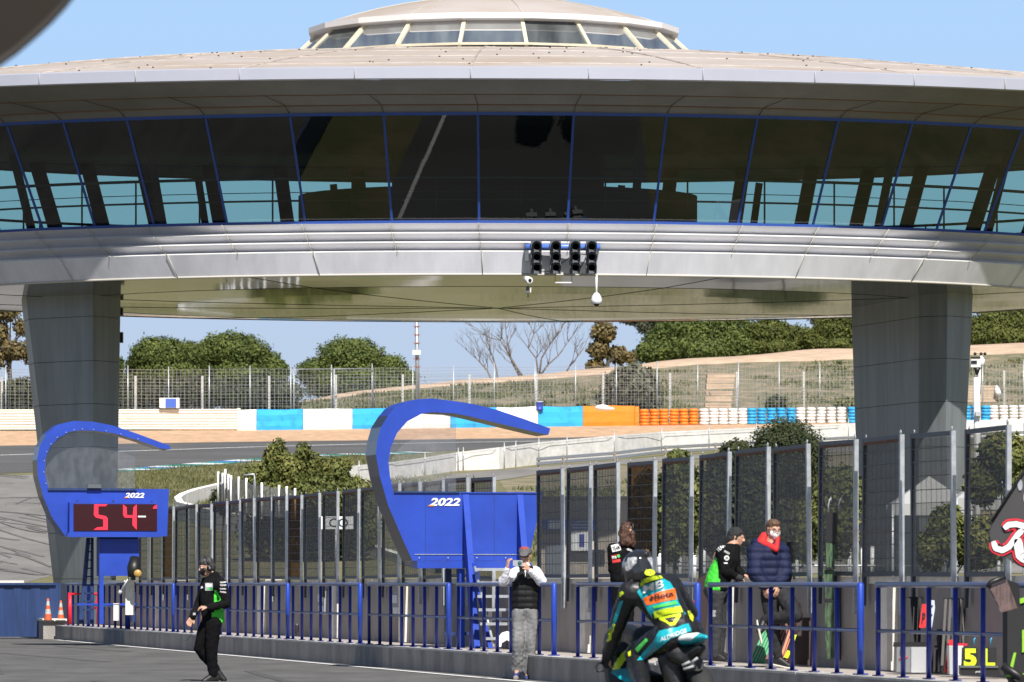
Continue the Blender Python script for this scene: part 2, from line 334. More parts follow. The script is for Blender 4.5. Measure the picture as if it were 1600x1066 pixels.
# painted kerb blocks along the track edge
kp = [G(178,735), G(260,728), G(370,719.5), G(470,712.5), G(560,709.5), G(640,707)]
for nm, m, ph in (('white_kerb_paint', M_kerbwhite, 0), ('green_kerb_paint', M_kerbgreen, 1), ('blue_kerb_paint', M_kerbblue, 2)):
    mb = MB(); k = 0
    for a, b in zip(kp, kp[1:]):
        nseg = 5
        for i in range(nseg):
            if k % 3 == ph or (ph == 1 and k % 3 == 2 and k % 2):
                p = a.lerp(b, i/nseg); q = a.lerp(b, (i+1)/nseg); d = (q-p).normalized(); nn = Vector((-d.y, d.x, 0))*2.2
                if nn.y > 0: nn = -nn
                vs = [p, q, q+nn, p+nn]; mb.add([(v.x, v.y, SLOPE*(v.y-YK)+.045+(.0 if j < 2 else -.01)) for j, v in enumerate(vs)], [(0,1,2,3)])
            k += 1
    tag(mb.build(nm, m), kind='structure')
ribbon('green_kerb_strip', [G(178,737.5), G(260,730.5), G(370,722), G(470,715), G(560,711.5), G(640,709)], 1.6, M_kerbgreen, .03)
# rubber marks on the run-off
mb = MB(); rnd = random.Random(3)
for i in range(34):
    x0 = rnd.uniform(-120, 60); y0 = rnd.uniform(735, 890); p = []
    dx = rnd.uniform(40, 120); cv = rnd.uniform(-6, 12); tilt = rnd.uniform(4, 26)
    if y0 < 800: tilt = rnd.uniform(-22, 10); cv = rnd.uniform(-14,-4)
    for k in range(9):
        t = k/8; yy = y0+tilt*t+cv*4*t*(1-t)*.3
        q = G(x0+dx*t, min(899, max(733, yy))); q.z = SLOPE*(q.y-YK); p.append(q)
    vs = []; wd = rnd.uniform(.06, .18)
    for a in p:
        for sgn in (-1, 1): vs.append((a.x+sgn*wd*.35, a.y+sgn*wd*1.6, SLOPE*(a.y+sgn*wd*1.6-YK)+.02+i*.0004))
    mb.add(vs, [(2*j, 2*j+1, 2*j+3, 2*j+2) for j in range(8)])
tag(mb.build('rubber_marks', M_rubber), kind='structure')
# sandy path on the crest
cp = []
for x, y in [(380,642),(460,632),(640,607),(770,597),(860,587),(960,578),(1030,568),(1170,558),(1335,550),(1600,539),(2300,530)]:
    X = (x-CX)*505/F; cp.append(Vector((X, 503, 0)))
pth = MB(); vs = []
for i in range(len(cp)-1):
    for k in range(8):
        p = cp[i].lerp(cp[i+1], k/8)
        for j in range(7):
            Y = 496+j*2.6; vs.append((p.x, Y, terr(p.x, Y)+(.16 if 0 < j < 6 else -.5)))
cnt = (len(cp)-1)*8
pth.add(vs, [(i*7+j, i*7+j+1, (i+1)*7+j+1, (i+1)*7+j) for i in range(cnt-1) for j in range(6)], smooth=True)
tag(pth.build('path', M_sand), kind='structure')
# ------------------------------------------------------------------ pit kerb platform, wall
DD = Vector((math.sin(R(11.05)), -math.cos(R(11.05)), 0))      # far -> near along the pit wall
NN = Vector((-math.cos(R(11.05)), -math.sin(R(11.05)), 0))     # towards the pit lane
def kp_(Y, off=0, z=0): return Vector((KX(Y)-off*1.0, Y, z))   # off>0 towards the pit lane
def longbox(mb, Y0, Y1, d0, d1, z0, z1, mi=0):                 # d: offset right of the kerb line
    v = [(KX(Y0)+d0,Y0),(KX(Y0)+d1,Y0),(KX(Y1)+d1,Y1),(KX(Y1)+d0,Y1)]
    mb.add([(x,y,z0) for x,y in v]+[(x,y,z1) for x,y in v], [(3,2,1,0),(4,5,6,7),(0,1,5,4),(1,2,6,5),(2,3,7,6),(3,0,4,7)], mi)
LEDGE = .32
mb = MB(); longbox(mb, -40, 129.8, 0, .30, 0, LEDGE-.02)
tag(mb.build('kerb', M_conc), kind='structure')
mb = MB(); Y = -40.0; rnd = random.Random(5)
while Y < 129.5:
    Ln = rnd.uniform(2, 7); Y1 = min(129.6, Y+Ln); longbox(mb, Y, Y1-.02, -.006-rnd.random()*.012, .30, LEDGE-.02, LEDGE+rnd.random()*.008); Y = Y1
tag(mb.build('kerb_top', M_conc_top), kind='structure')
mb = MB(); longbox(mb, -40, 134, .30, 1.45, 0, LEDGE-.01); tag(mb.build('pavement', M_walk), kind='structure')
mb = MB(); longbox(mb, 130.0, 134.5, -.25, .25, 0, .42); mb2 = MB(); longbox(mb2, 129.9, 134.6, -.28, .28, .42, .47)
eb = empty('concrete_block', (KX(132), 132, 0), 'low concrete block with white top at the far end of the kerb', 'block')
mb.build('block_body', M_conc, eb); mb2.build('block_top', M_cream, eb)
ribbon_pts = [Vector((KX(Y)-.12-.004*(130-Y), Y, 0)) for Y in range(-40, 136, 8)]
mb = MB(); vs = []
for p in ribbon_pts: vs += [(p.x-.13, p.y, .008), (p.x, p.y, .008)]
mb.add(vs, [(2*i, 2*i+1, 2*i+3, 2*i+2) for i in range(len(ribbon_pts)-1)]); tag(mb.build('lane_edge_line', M_white), kind='structure')
WT = 1.33                                                       # wall top
pw = empty('pit_wall', (KX(80)+1.6, 80, 0), 'long grey concrete pit wall with cream capping behind the blue railing', 'wall')
mb = MB(); longbox(mb, 30, 133, 1.45, 1.70, LEDGE-.01, WT-.06); mb.build('wall_body', M_wall, pw)
mb = MB(); Y = 30.0
while Y < 133:
    Y1 = min(133, Y+rnd.uniform(3, 9)); dz = rnd.random()*.02; longbox(mb, Y, Y1-.03, 1.43, 1.74, WT-.06, WT+dz); Y = Y1
mb.build('wall_capping', M_cream, pw)
def Yw(x): return 145870/(x+938)
for px in (252,416,532,640,815,928,1150,1403,1700):
    mb = MB(); Yc = Yw(px); longbox(mb, Yc, Yc+.35, 1.33, 1.449, LEDGE, WT-.063); mb.build('pilaster', M_cream, pw)  # cream here stands for sunlight on the faces of the wall's pilasters
# sockets on the pit wall
M_sock = mat('socket_grey', (.3,.31,.32), .5)
for i, px in enumerate((505,622,920,1380)):
    Yc = Yw(px)-.2; e = empty('socket_panel', (KX(Yc)+1.44, Yc, .9), 'grey electric socket panel on the pit wall, %s from the left' % ORD[i], 'socket', 'socket panels on the pit wall')
    mb = MB(); longbox(mb, Yc-.28, Yc+.28, 1.39, 1.448, .72, 1.14); mb.build('panel_box', M_sock, e)
    mb = MB()
    for k in range(2): longbox(mb, Yc-.2+.22*k, Yc-.06+.22*k, 1.35, 1.389, .95, 1.08); longbox(mb, Yc-.2+.22*k, Yc-.06+.22*k, 1.36, 1.389, .78, .88)
    mb.build('socket', M_whitep, e)

# ------------------------------------------------------------------ blue railing
ZROT = math.atan2(DD.y, DD.x)
def Yk(x): return 132966/(x+938)
posts = [91,128,187,259,344,436,548,685,848,1070,1322,1649,2100]
SL = 7.53
def make_rail(nb, L):
    r = bpy.data.objects.new('railing_section', None); COL.objects.link(r); ROOT[r.name] = Vector((0,0,0))
    t0 = .7
    MB().tube([(t0-.08,0,.93),(L-.03,0,.93)], .030, 10).build('top_rail', M_railtop, r)
    MB().tube([(t0-.08,0,.46),(L-.03,0,.46)], .021, 8).build('mid_rail', M_railtop, r)
    step = .98; n = nb
    for i in range(n):
        x = L-(n-i)*step+.0
        mb = MB(); mb.tube([(x,0,.0),(x,0,.90)], .026, 8); mb.box((x,0,.006), (.11,.1,.012)); mb.build('baluster', M_railblue, r)
    mb = MB(); mb.tube([(L,0,0),(L,0,.93),(L,0,.955)], [.037,.037,.02], 12); mb.build('post', M_blue, r)
    MB().box((L,0,.007), (.15,.13,.014)).build('foot_plate', M_railblue, r)
    return r
proto = make_rail(7, SL); short = make_rail(4, SL*.62)
first = True; usedp = {id(proto): False}
n = len(posts)
for i in range(1, n):
    Yn = Yk(posts[i]); L = SL*.62 if i == 1 else SL; src = short if i == 1 else proto
    if src is short: o = short
    elif first: o = proto; first = False
    else: o = copy_tree(proto)
    p = Vector((KX(Yn)+.15, Yn, LEDGE+.008)); o.location = p-DD*L; o.rotation_euler = (0,0,ZROT)
    tag(o, ('short blue tubular railing section at the far left end of the kerb' if i == 1 else '%s full blue tubular railing section on the kerb, counted from the left' % ORD[i-2]), 'railing', 'blue railing sections along the pit kerb')

# ------------------------------------------------------------------ screens on the pit wall
fx = [238,257.4,276.4,296,314.5,334,358,382,404.5,429,453.6,479,505.5,535,567,599,631,664,698,736,776,885.6,931.8,979,1031,1087.6,1149,1208,1274,1346,1419,1500.5,1588,1690]
def make_screen(pm, rust=True):
    r = bpy.data.objects.new('screen_panel', None); COL.objects.link(r); ROOT[r.name] = Vector((0,0,0)); L = 1.62
    MB().box((L,0,.98), (.06,.048,1.96)).build('near_post', M_galv, r)
    MB().box((0,0,1.03), (.06,.046,1.86)).build('far_post', M_shadesteel, r)
    MB().box((L/2,0,1.935), (L-.062,.04,.05)).build('frame_rail', M_shadesteel, r); MB().box((L/2,0,.45), (L-.062,.04,.05)).build('frame_rail', M_shadesteel, r)
    mb = MB(); mb.box((L/2,.014,1.19), (L-.06,.006,1.43)); mb.build('pane', pm, r)
    mb = MB(); 
    for k in range(1, 10): z = .47+k*.147; mb.box((L/2,-.012,z+.003*(k % 3)), (L-.058,.009,.009))
    for k in range(1, 8): mb.box((k*L/8,-.018,1.19), (.004,.003,1.43))
    mb.build('wire_mesh', M_dkwire, r)
    mb = MB()
    for xx in (.05, L-.05): mb.tube([(xx,0,1.95),(xx+.03,0,1.99),(xx,0,2.02),(xx-.03,0,1.99),(xx,0,1.96)], .008, 5)
    mb.build('lifting_eye', M_galv, r)
    if rust: MB().box((L/2,-.022,1.90), (L-.06,.004,.03)).build('rusty_strip', mat('rust', (.20,.09,.05), .9, var=.5, vscale=12), r)
    return r
protos = {'n': make_screen(M_pane), 'b': make_screen(M_panebrown), 'c': make_screen(M_paneclear, False)}
used = set(); rndj = random.Random(4)
for i, px in enumerate(fx):
    k = 'b' if i in (24, 2, 11) else 'c' if i in (31, 32, 33) else 'n'
    if k not in used: o = protos[k]; used.add(k)
    else: o = copy_tree(protos[k])
    Yn = Yw(px); p = Vector((KX(Yn)+1.385, Yn, .93)); o.location = p-DD*1.62+Vector((0,0,rndj.uniform(-.015,.015))); o.rotation_euler = (rndj.uniform(-.010,.010),rndj.uniform(-.006,.006),ZROT+rndj.uniform(-.02,.02))
    ad = {'n':'dark tinted','b':'brown stained','c':'pale see-through'}[k]
    if i < 21: lb = '%s screen panel on the pit wall, %s from the left end' % (ad, ORD[i])
    else: lb = '%s screen panel, %s to the right of the larger blue board' % (ad, ORD[i-21])
    tag(o, lb, 'screen panel', 'mesh screen panels along the pit wall')

# ------------------------------------------------------------------ control building (saucer)
Z0 = 150.0; YC = 1.10*Z0; XC = (778-CX)*YC/F; ROTS = R(3.1)
zWT = None
def hfront(y, b): return (HZ-y)/F*(YC-b*Z0)+EYE     # height from the picture row at the front vertex
def ring(a, b, z, th):
    if zWT is not None and abs(z-zWT) < .035: z += .65*max(0, -math.cos(th))
    X = a*Z0*math.sin(th); Y = -b*Z0*math.cos(th)
    c, s = math.cos(ROTS), math.sin(ROTS)
    return Vector((XC+c*X-s*Y, YC+s*X+c*Y, z))
base = empty('race_control_building', (XC, YC, 0), 'silver saucer shaped race control building on two pillars above the pit lane', 'building')
# mullion angles
aT, bT = .1305, .0955
def solve(u):
    th = 0
    for _ in range(30):
        z = 1.10-bT*math.cos(th); th = math.asin(min(.98, u*z/F/aT))
    return th
us = [75,221.5,366,495.5,615,711,795]; half = [solve(u) for u in us]
while half[-1] < R(84): half.append(half[-1]+R(9))
half = [h for h in half if h < R(88)]
TH = sorted([-h for h in half]+half); TH += [math.pi-t for t in reversed(TH)]; TH = [t for t in TH]; NT = len(TH)
def loft(rings, name, m, parent, ths=TH, closed=True, mi_of=None, mats=None, gap=0, smooth=False):
    mb = MB(); n = len(ths)
    for j in range(len(rings)-1):
        for i in range(n if closed else n-1):
            t0, t1 = ths[i], ths[(i+1) % n]
            if t1 < t0: t1 += 2*math.pi
            a, b = rings[j], rings[j+1]
            mb.add([ring(*a, t0), ring(*a, t1), ring(*b, t1), ring(*b, t0)], [(0,1,2,3)], mi_of(j) if mi_of else 0, smooth)
    o = mb.build(name, mats or m, parent); return o
def fine(k=4):
    out = []
    for i in range(NT):
        t0, t1 = TH[i], TH[(i+1) % NT]
        if t1 < t0: t1 += 2*math.pi
        out += [t0+(t1-t0)*j/k for j in range(k)]
    return out
FT = fine(4)
aR, bR = .158, .107
zRimT = hfront(105, bR); zRimB = hfront(125, bR-.0005)
zWT = hfront(178, bT); aB, bB = .1215, .0880; zWB = hfront(347, bB)
# roof, smooth dome of rings
def rsc(k): return (aR*k, bR*k)
cb = .0400  # cupola base radius
zCB = EYE+(HZ-74)/F*(1.10-cb)*Z0
zCE = EYE+(HZ-51)/F*1.10*Z0; zTop = EYE+(HZ+3)/F*1.10*Z0
rr = [(aR, bR, zRimT)]
for k in (.93,.86,.79,.72,.65,.58,.51,.44,.38):
    t = (1-k)/(1-.36); rr.append((aR*k, bR*k, zRimT+(zCB-zRimT)*(1-(1-t)**1.35)))
rr.append((cb*1.0, cb*1.0, zCB))
loft(rr, 'roof', M_roof, base, ths=FT, smooth=True)
# roof panel seams and dark studs
for i in range(0, NT, 2):
    MB().tube([ring(*q, TH[i])+Vector((0,0,.01)) for q in rr], .03, 4).build('roof_seam', M_roofseam, base)
for j in range(1, len(rr)-1, 2):
    MB().tube([ring(*rr[j], t)+Vector((0,0,.0)) for t in FT]+[ring(*rr[j], FT[0])], .022, 4).build('roof_seam', M_roofseam, base)
mb = MB(); rnd = random.Random(9)
for k in range(300):
    j = rnd.randrange(len(rr)-1); t = rnd.random(); th = rnd.choice(FT)+rnd.uniform(-.02,.02)
    a = rr[j]; b = rr[j+1]; q = tuple(a[i]+(b[i]-a[i])*t for i in range(3)); mb.box(ring(*q, th)+Vector((0,0,.01)), (.05,.05,.04))
mb.build('roof_stud', M_joint, base)['kind'] = 'stuff'
# fascia panels + soffit + windows
loft([(aR, bR, zRimT+.02), (aR+.0006, bR+.0006, zRimT-.02), (aR+.0006, bR+.0006, zRimB+.03), (aR, bR, zRimB)], 'fascia', M_fascia, base, ths=FT)
mb = MB()
for i, t in enumerate(FT):
    if i % 4 == 0: mb.tube([ring(aR+.0008, bR+.0008, zRimT, t), ring(aR+.0008, bR+.0008, zRimB, t)], .012, 4)
mb.build('fascia_joint', M_greyp, base)
def lerp3(a, b, t): return tuple(a[i]+(b[i]-a[i])*t for i in range(3))
s0 = (aR-.0002, bR-.0002, zRimB); s3 = (aT, bT, zWT)
zs1 = hfront(147, (bR+bT)/2+.001); zs2 = hfront(163, bT+.0025)
s1 = ((aR+aT)/2+.001, (bR+bT)/2+.001, zs1); s1b = (s1[0]-.0008, s1[1]-.0008, zs1+.06)
s2 = (aT+.0028, bT+.0028, zs2); s2b = (s2[0]-.0006, s2[1]-.0006, zs2+.05)
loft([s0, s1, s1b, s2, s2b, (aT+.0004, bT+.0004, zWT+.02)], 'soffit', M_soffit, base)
mb = MB()
for t in TH: mb.tube([ring(s0[0]-.003, s0[1]-.003, s0[2]-.06, t), ring(*s1, t), ring(s2[0], s2[1], s2[2]-.01, t), ring(*s3, t)], .010, 4)
for s in (s1b, s2b): mb.tube([ring(s[0]+.0003, s[1]+.0003, s[2]-.05, t) for t in TH]+[ring(s[0]+.0003, s[1]+.0003, s[2]-.05, TH[0])], .035, 4, mi=1)
mb.build('soffit_joint', [M_joint, mat('rusty_seam', (.16,.085,.05), .9)], base)
TW = (aT, bT, zWT); BW = (aB, bB, zWB)
for i in range(NT):
    t0, t1 = TH[i], TH[(i+1) % NT]
    if t1 < t0: t1 += 2*math.pi
    mb = MB(); a, b, c, d = ring(*TW, t0), ring(*TW, t1), ring(*BW, t1), ring(*BW, t0)
    mb.add([a, b, c, d], [(0,1,2,3)]); o = mb.build('window', M_win, base)
    mb = MB(); fr = .045
    mb.tube([a, d], fr, 4, smooth=False); 
    mb.build('mullion', M_frame, o)
mb = MB()
for s in (TW, BW): mb.tube([ring(s[0]+.0003, s[1]+.0003, s[2], t) for t in TH]+[ring(s[0]+.0003, s[1]+.0003, s[2], TH[0])], .055, 4, smooth=False)
mb.build('window_frame_rail', M_frame, base)
# louvre band and lower band
aL, bL = .1135, .0905
y_l = [349.5, 365, 379.5, 394]
prof = []; k = 0
for i in range(3):
    b0 = bB+.0006+(bL-bB)*.25*i; a0 = aB+.001+(aL-aB)*.25*i
    zt = hfront(y_l[i], b0); zb = hfront(y_l[i+1]-3.2, b0-.0006)
    prof += [(a0+.0009, b0+.0009, zt), (a0-.0009, b0-.0009, zb)]
prof.append((aB+.001+(aL-aB)*.78+.0005, bB+.0006+(bL-bB)*.78+.001, hfront(394, bB+.002)))
loft([(aB, bB, zWB-.03)]+prof, 'louvre_band', M_louv, base, mi_of=lambda j: 1 if j % 2 == 0 else 0, mats=[M_louv, mat('sunlit_louvre_lip', (.75,.74,.72), .5)])  # brighter lip colour stands for sunlight on the upward ledges
for t in TH: MB().tube([ring(p[0]+.0004, p[1]+.0004, p[2], t) for p in prof], .012, 4).build('louvre_joint', M_seam, base)
zLR = hfront(429, bL)
top_low = prof[-1]
loft([top_low, (aL, bL, zLR)], 'lower_band', M_clad, base, ths=FT, smooth=False)
mb = MB(); mb.tube([ring(aL, bL, zLR, t) for t in FT]+[ring(aL, bL, zLR, FT[0])], .035, 6)
for i, t in enumerate(TH):
    if i % 2 == 0: mb.tube([ring(top_low[0]+.0003, top_low[1]+.0003, top_low[2], t), ring(aL+.0002, bL+.0002, zLR, t)], .012, 4)
mb.build('lower_band_trim', M_seam, base)
und = [(aL, bL, zLR-.01)]
for k, d in ((.9,.10),(.75,.24),(.55,.34),(.3,.40),(.02,.42)): und.append((aL*k, bL*k, zLR-.01-d*.55))
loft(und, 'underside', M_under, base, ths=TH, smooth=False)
mb = MB()
for i in range(1, NT, 6):
    MB().tube([ring(q[0], q[1], q[2]-.003, TH[i]) for q in und], .008, 4).build('underside_joint', M_joint, base)
for q in und[2:3]: MB().tube([ring(q[0], q[1], q[2]-.003, t) for t in TH]+[ring(q[0], q[1], q[2]-.003, TH[0])], .006, 4).build('underside_joint', M_joint, base)
# interior
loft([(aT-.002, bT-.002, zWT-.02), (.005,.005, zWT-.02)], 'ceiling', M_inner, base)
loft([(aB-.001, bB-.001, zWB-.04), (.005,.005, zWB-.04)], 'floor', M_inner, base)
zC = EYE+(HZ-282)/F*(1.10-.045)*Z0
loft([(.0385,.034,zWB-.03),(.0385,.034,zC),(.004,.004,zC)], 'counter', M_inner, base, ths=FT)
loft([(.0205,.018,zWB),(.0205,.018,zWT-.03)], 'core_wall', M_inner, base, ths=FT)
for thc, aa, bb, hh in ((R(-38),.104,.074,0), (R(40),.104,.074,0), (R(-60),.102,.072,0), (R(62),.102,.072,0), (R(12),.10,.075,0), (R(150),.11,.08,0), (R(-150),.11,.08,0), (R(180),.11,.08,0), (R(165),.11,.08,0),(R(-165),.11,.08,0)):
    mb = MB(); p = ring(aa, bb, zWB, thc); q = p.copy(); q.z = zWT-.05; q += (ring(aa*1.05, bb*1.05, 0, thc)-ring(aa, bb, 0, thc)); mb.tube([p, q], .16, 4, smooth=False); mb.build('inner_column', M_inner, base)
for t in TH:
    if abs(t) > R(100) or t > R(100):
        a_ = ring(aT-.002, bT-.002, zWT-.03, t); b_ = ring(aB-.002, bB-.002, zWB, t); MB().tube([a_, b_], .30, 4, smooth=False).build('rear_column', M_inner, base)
mb = MB(); zr = lambda y: EYE+(HZ-y)/F*(1.10-.079)*Z0
for (y, r) in ((278,.045),(313,.03),(300,.012)):
    pts = [ring(.118,.080, zr(y), t) for t in FT]; mb.tube(pts+[pts[0]], r, 6)
for i, t in enumerate(FT):
    if i % 4 == 2: mb.tube([ring(.118,.080, zr(278), t), ring(.118,.080, zWB-.02, t)], .028, 6)
mb.build('inner_handrail', M_innerrail, base)
# cupola
NC = 20
def cring(r, z, k, n=NC): t = R(-90)+2*math.pi*(k+.5-.0)/n+R(-9)+R(9); X = r*Z0*math.cos(t); Y = r*Z0*math.sin(t); return Vector((XC-.12+X, YC+Y, z))
cup = MB(); re = .0338
for k in range(NC):
    a, b, c, d = cring(cb, zCB+.05, k), cring(cb, zCB+.05, k+1), cring(re, zCE-.08, k+1), cring(re, zCE-.08, k)
    o = MB().add([a, b, c, d], [(0,1,2,3)]).build('cupola_window', M_cupglass, base)
    mb = MB(); mb.tube([a, d], .075, 4, smooth=False); mb.tube([a+Vector((0,0,.06)), b+Vector((0,0,.06))], .05, 4, smooth=False); mb.build('cupola_mullion', M_cupframe, o)
mb = MB(); profc = [(re+.0004, zCE-.16), (re+.0022, zCE-.10), (re+.0022, zCE+.05), (re+.0008, zCE+.08)]
for j in range(3):
    for k in range(NC): mb.add([cring(profc[j][0], profc[j][1], k), cring(profc[j][0], profc[j][1], k+1), cring(profc[j+1][0], profc[j+1][1], k+1), cring(profc[j+1][0], profc[j+1][1], k)], [(0,1,2,3)])
mb.build('cupola_eave', mat('white_eave', (.74,.70,.68), .5), base)
mb = MB(); pd = [(re+.0008, zCE+.08)]
for q in (.85,.7,.55,.4,.25,.1,.003): pd.append(((re+.0008)*q, zCE+.08+(zTop-zCE-.08)*(1-q**1.9)))
for j in range(len(pd)-1):
    for k in range(NC): mb.add([cring(pd[j][0], pd[j][1], k), cring(pd[j][0], pd[j][1], k+1), cring(pd[j+1][0], pd[j+1][1], k+1), cring(pd[j+1][0], pd[j+1][1], k)], [(0,1,2,3)], smooth=True)
mb.build('cupola_dome', M_roof, base)
mb = MB()
for k in range(0, NC, 2): mb.tube([cring(r, z+.01, k) for r, z in pd[:-1]], .02, 4)
mb.build('dome_seam', M_seam, base)
mb = MB(); mb.lathe([(3.2, zCB-.2), (3.2, zCE+.1)], (XC, YC, 0), 20); mb.build('cupola_inner_core', mat('bluish_interior', (.10,.14,.22), .8), base)
# pillars
def pillar(front, yc, ybot, back_d):
    # front: list of (x_top, x_bot, depth offset) left to right; courses cut by dark joints
    pil = MB(); z_top = zLR+.1
    def lev(y):
        t = max(0, min(1.2, (y-440)/(ybot-440)))
        return [(P(xt+(xb-xt)*t, y, YC+do)) for xt, xb, do in front]
    ys_ = [425]+yc+[ybot]
    mb = MB(); mj = MB()
    for a, b in zip(ys_, ys_[1:]):
        for (ya, yb, m, ins) in ((a+.4, b-.4, 0, 0), (b-.4, b+.4, 1, .02)):
            A = lev(ya); B = lev(yb); zz = A[0].z; zb_ = EYE+(HZ-yb)*YC/F; za_ = EYE+(HZ-ya)*YC/F
            ctr = sum((p for p in A), Vector())/len(A)
            ra = [Vector((p.x, p.y, za_)) for p in A]+[Vector((A[-1].x-.35, A[-1].y+back_d*.7, za_)), Vector(((A[0].x+A[-1].x)/2, YC+back_d*1.3, za_)), Vector((A[0].x+.35, A[0].y+back_d*.7, za_))]
            rb = [Vector((p.x, p.y, zb_)) for p in B]+[Vector((B[-1].x-.35, B[-1].y+back_d*.7, zb_)), Vector(((B[0].x+B[-1].x)/2, YC+back_d*1.3, zb_)), Vector((B[0].x+.35, B[0].y+back_d*.7, zb_))]
            if ins:
                for L_ in (ra, rb):
                    c = sum(L_, Vector())/len(L_)
                    for k in range(len(L_)):
                        d = c-L_[k]; d.z = 0; L_[k] = L_[k]+d.normalized()*ins
            n = len(ra); q = mj if m else mb
            K = 8
            for i in range(n):
                a0, a1, b0, b1 = ra[i], ra[(i+1) % n], rb[i], rb[(i+1) % n]; vs = []
                for u_ in range(K+1):
                    for v_ in range(K+1): vs.append(a0.lerp(a1, u_/K).lerp(b0.lerp(b1, u_/K), v_/K))
                q.add(vs, [(u_*(K+1)+v_, (u_+1)*(K+1)+v_, (u_+1)*(K+1)+v_+1, u_*(K+1)+v_+1) for u_ in range(K) for v_ in range(K)])
    return mb, mj
mbp, mj = pillar([(29,92,-2.0),(36,104,-3.6),(145,146,-5.6),(189,180,-4.2)], [508,575,640,705,770,835,905], 985, 2.4)
e = mbp.build('pillar', M_pillar, base); mj.build('pillar_joint', M_joint, e)
mbp, mj = pillar([(1329,1347,1.2),(1435,1437,-5.0),(1481,1474,-5.7),(1522,1494,-4.6)], [508,572,637,705,770,835,905], 985, 2.4)
e = mbp.build('pillar', M_pillar, base); mj.build('pillar_joint', M_joint, e)
for i, (x, y0, y1) in enumerate(((189,484,490),(189,520,535))):
    MB().box(P(x, (y0+y1)/2, YC-1.3), (.12,.3,.15+.01*(y1-y0))).build('wall_bracket', M_black, base)
# traffic lights on the front
zt = YC-bL*Z0-.55
tl = empty('start_light_gantry', P(880, 385, zt), 'row of four dark traffic lights on a blue tube in front of the saucer', 'traffic lights')
MB().tube([P(821,386,zt+.18), P(938,386,zt+.18)], .085, 14).build('blue_tube', mat('light_blue_tube', (.10,.20,.62), .4), tl)
mb = MB(); mb.tube([P(823,386,zt+.2), P(823,386,zt+.9)], .06, 8); mb.tube([P(934,386,zt+.2), P(934,386,zt+.9)], .06, 8); mb.box(P(823,396,zt+.25), (.10,.2,.42)); mb.build('bracket', M_dkgrey, tl)
mb = MB(); mb.tube([P(846,412,zt+.1), P(846,424,zt+.15), P(862,424,zt+.15)], .012, 5)
mb.tube([P(876,412,zt+.1), P(888,404,zt+.1), P(898,396,zt+.1), P(916,398,zt+.1)], .014, 5); mb.tube([P(906,420,zt+.1), P(913,408,zt+.1), P(917,398,zt+.1)], .014, 5); mb.build('cable', M_black, tl)
for i, xc in enumerate((838,868,898.5,924)):
    mb = MB(); s = zt/F
    mb.box(P(xc, 402.5, zt), (17*s, .16, 51*s)); mb.box(P(xc-2, 403, zt+.14), (14*s,.14,46*s)); h = mb.build('signal_head', M_dkgrey, tl)
    for j, yy in enumerate((385.5, 402, 418.5)):
        c = P(xc+.8, yy, zt-.08); mb = MB(); mb.lathe([(0,0),(.088,0),(.10,-.01)], c, 18, M=Matrix.Rotation(R(90), 3, 'X')); mb.build('lens', M_redlens if j < 2 else M_greenlens, h)
        mb = MB(); n = 16; vs = []; fs = []
        for k in range(n+1):
            a = R(-55)+R(290)*k/n; r = .125
            for d in (0, 1): vs.append(c+Vector((r*math.cos(a), -.17*d*(1-.25*(math.sin(a) < 0)), r*math.sin(a))))
        fs = [(2*k, 2*k+1, 2*k+3, 2*k+2) for k in range(n)]
        mb.add(vs, fs, smooth=True); mb.add([v*1 + (v-c)*.0 + Vector(((v-c).x*.1, .0, (v-c).z*.1)) for v in vs], fs, smooth=True); mb.build('visor', M_dkgrey, h, fix=False)
# small cameras
e = empty('bullet_camera', P(825,437,zt), 'small white bullet camera hanging below the left end of the lights', 'camera')
MB().tube([P(824,428,zt+.1), P(824,437,zt+.1)], .02, 6).build('hanger', M_black, e)
mb = MB(); mb.tube([P(822,436,zt+.15), P(828,438,zt-.12)], .085, 14); mb.build('housing', M_whitep, e)
MB().tube([P(828,438,zt-.12), P(828.3,438.2,zt-.14)], .045, 12).build('lens', M_black, e)
e = empty('sensor_box', P(825,453,zt), 'tiny dark sensor box hanging just below the bullet camera', 'sensor')
MB().tube([P(825,446,zt+.1), P(825,465,zt+.1)], .013, 6).build('stem', M_black, e); MB().box(P(824.5,453,zt+.1), (.08,.1,.18)).build('box', M_dkgrey, e); MB().box(P(829,453,zt+.05), (.03,.06,.14)).build('cover', M_cream, e)
e = empty('antenna_bar', P(880,442,zt), 'short horizontal white antenna bar on two thin rods under the lights', 'antenna')
MB().tube([P(867.5,442,zt), P(893,442,zt)], .022, 8).build('bar', M_whitep, e); mb = MB(); mb.tube([P(867.5,428,zt), P(867.5,440,zt)], .008, 5); mb.tube([P(893.5,428,zt), P(893.5,440,zt)], .008, 5); mb.build('rod', M_black, e)
e = empty('dome_camera', P(932,470,zt), 'white dome camera on a pole hanging below the right traffic light', 'camera')
MB().tube([P(932,430,zt), P(932,462,zt)], .028, 10).build('pole', M_whitep, e)
MB().lathe([(.02,.18),(.06,.17),(.12,.08),(.145,0),(.145,-.12),(.0,-.12)], P(932,468,zt), 18).build('housing', M_whitep, e)
MB().ball(P(932,475,zt), (.08,.08,.06)).build('dome', M_black, e)
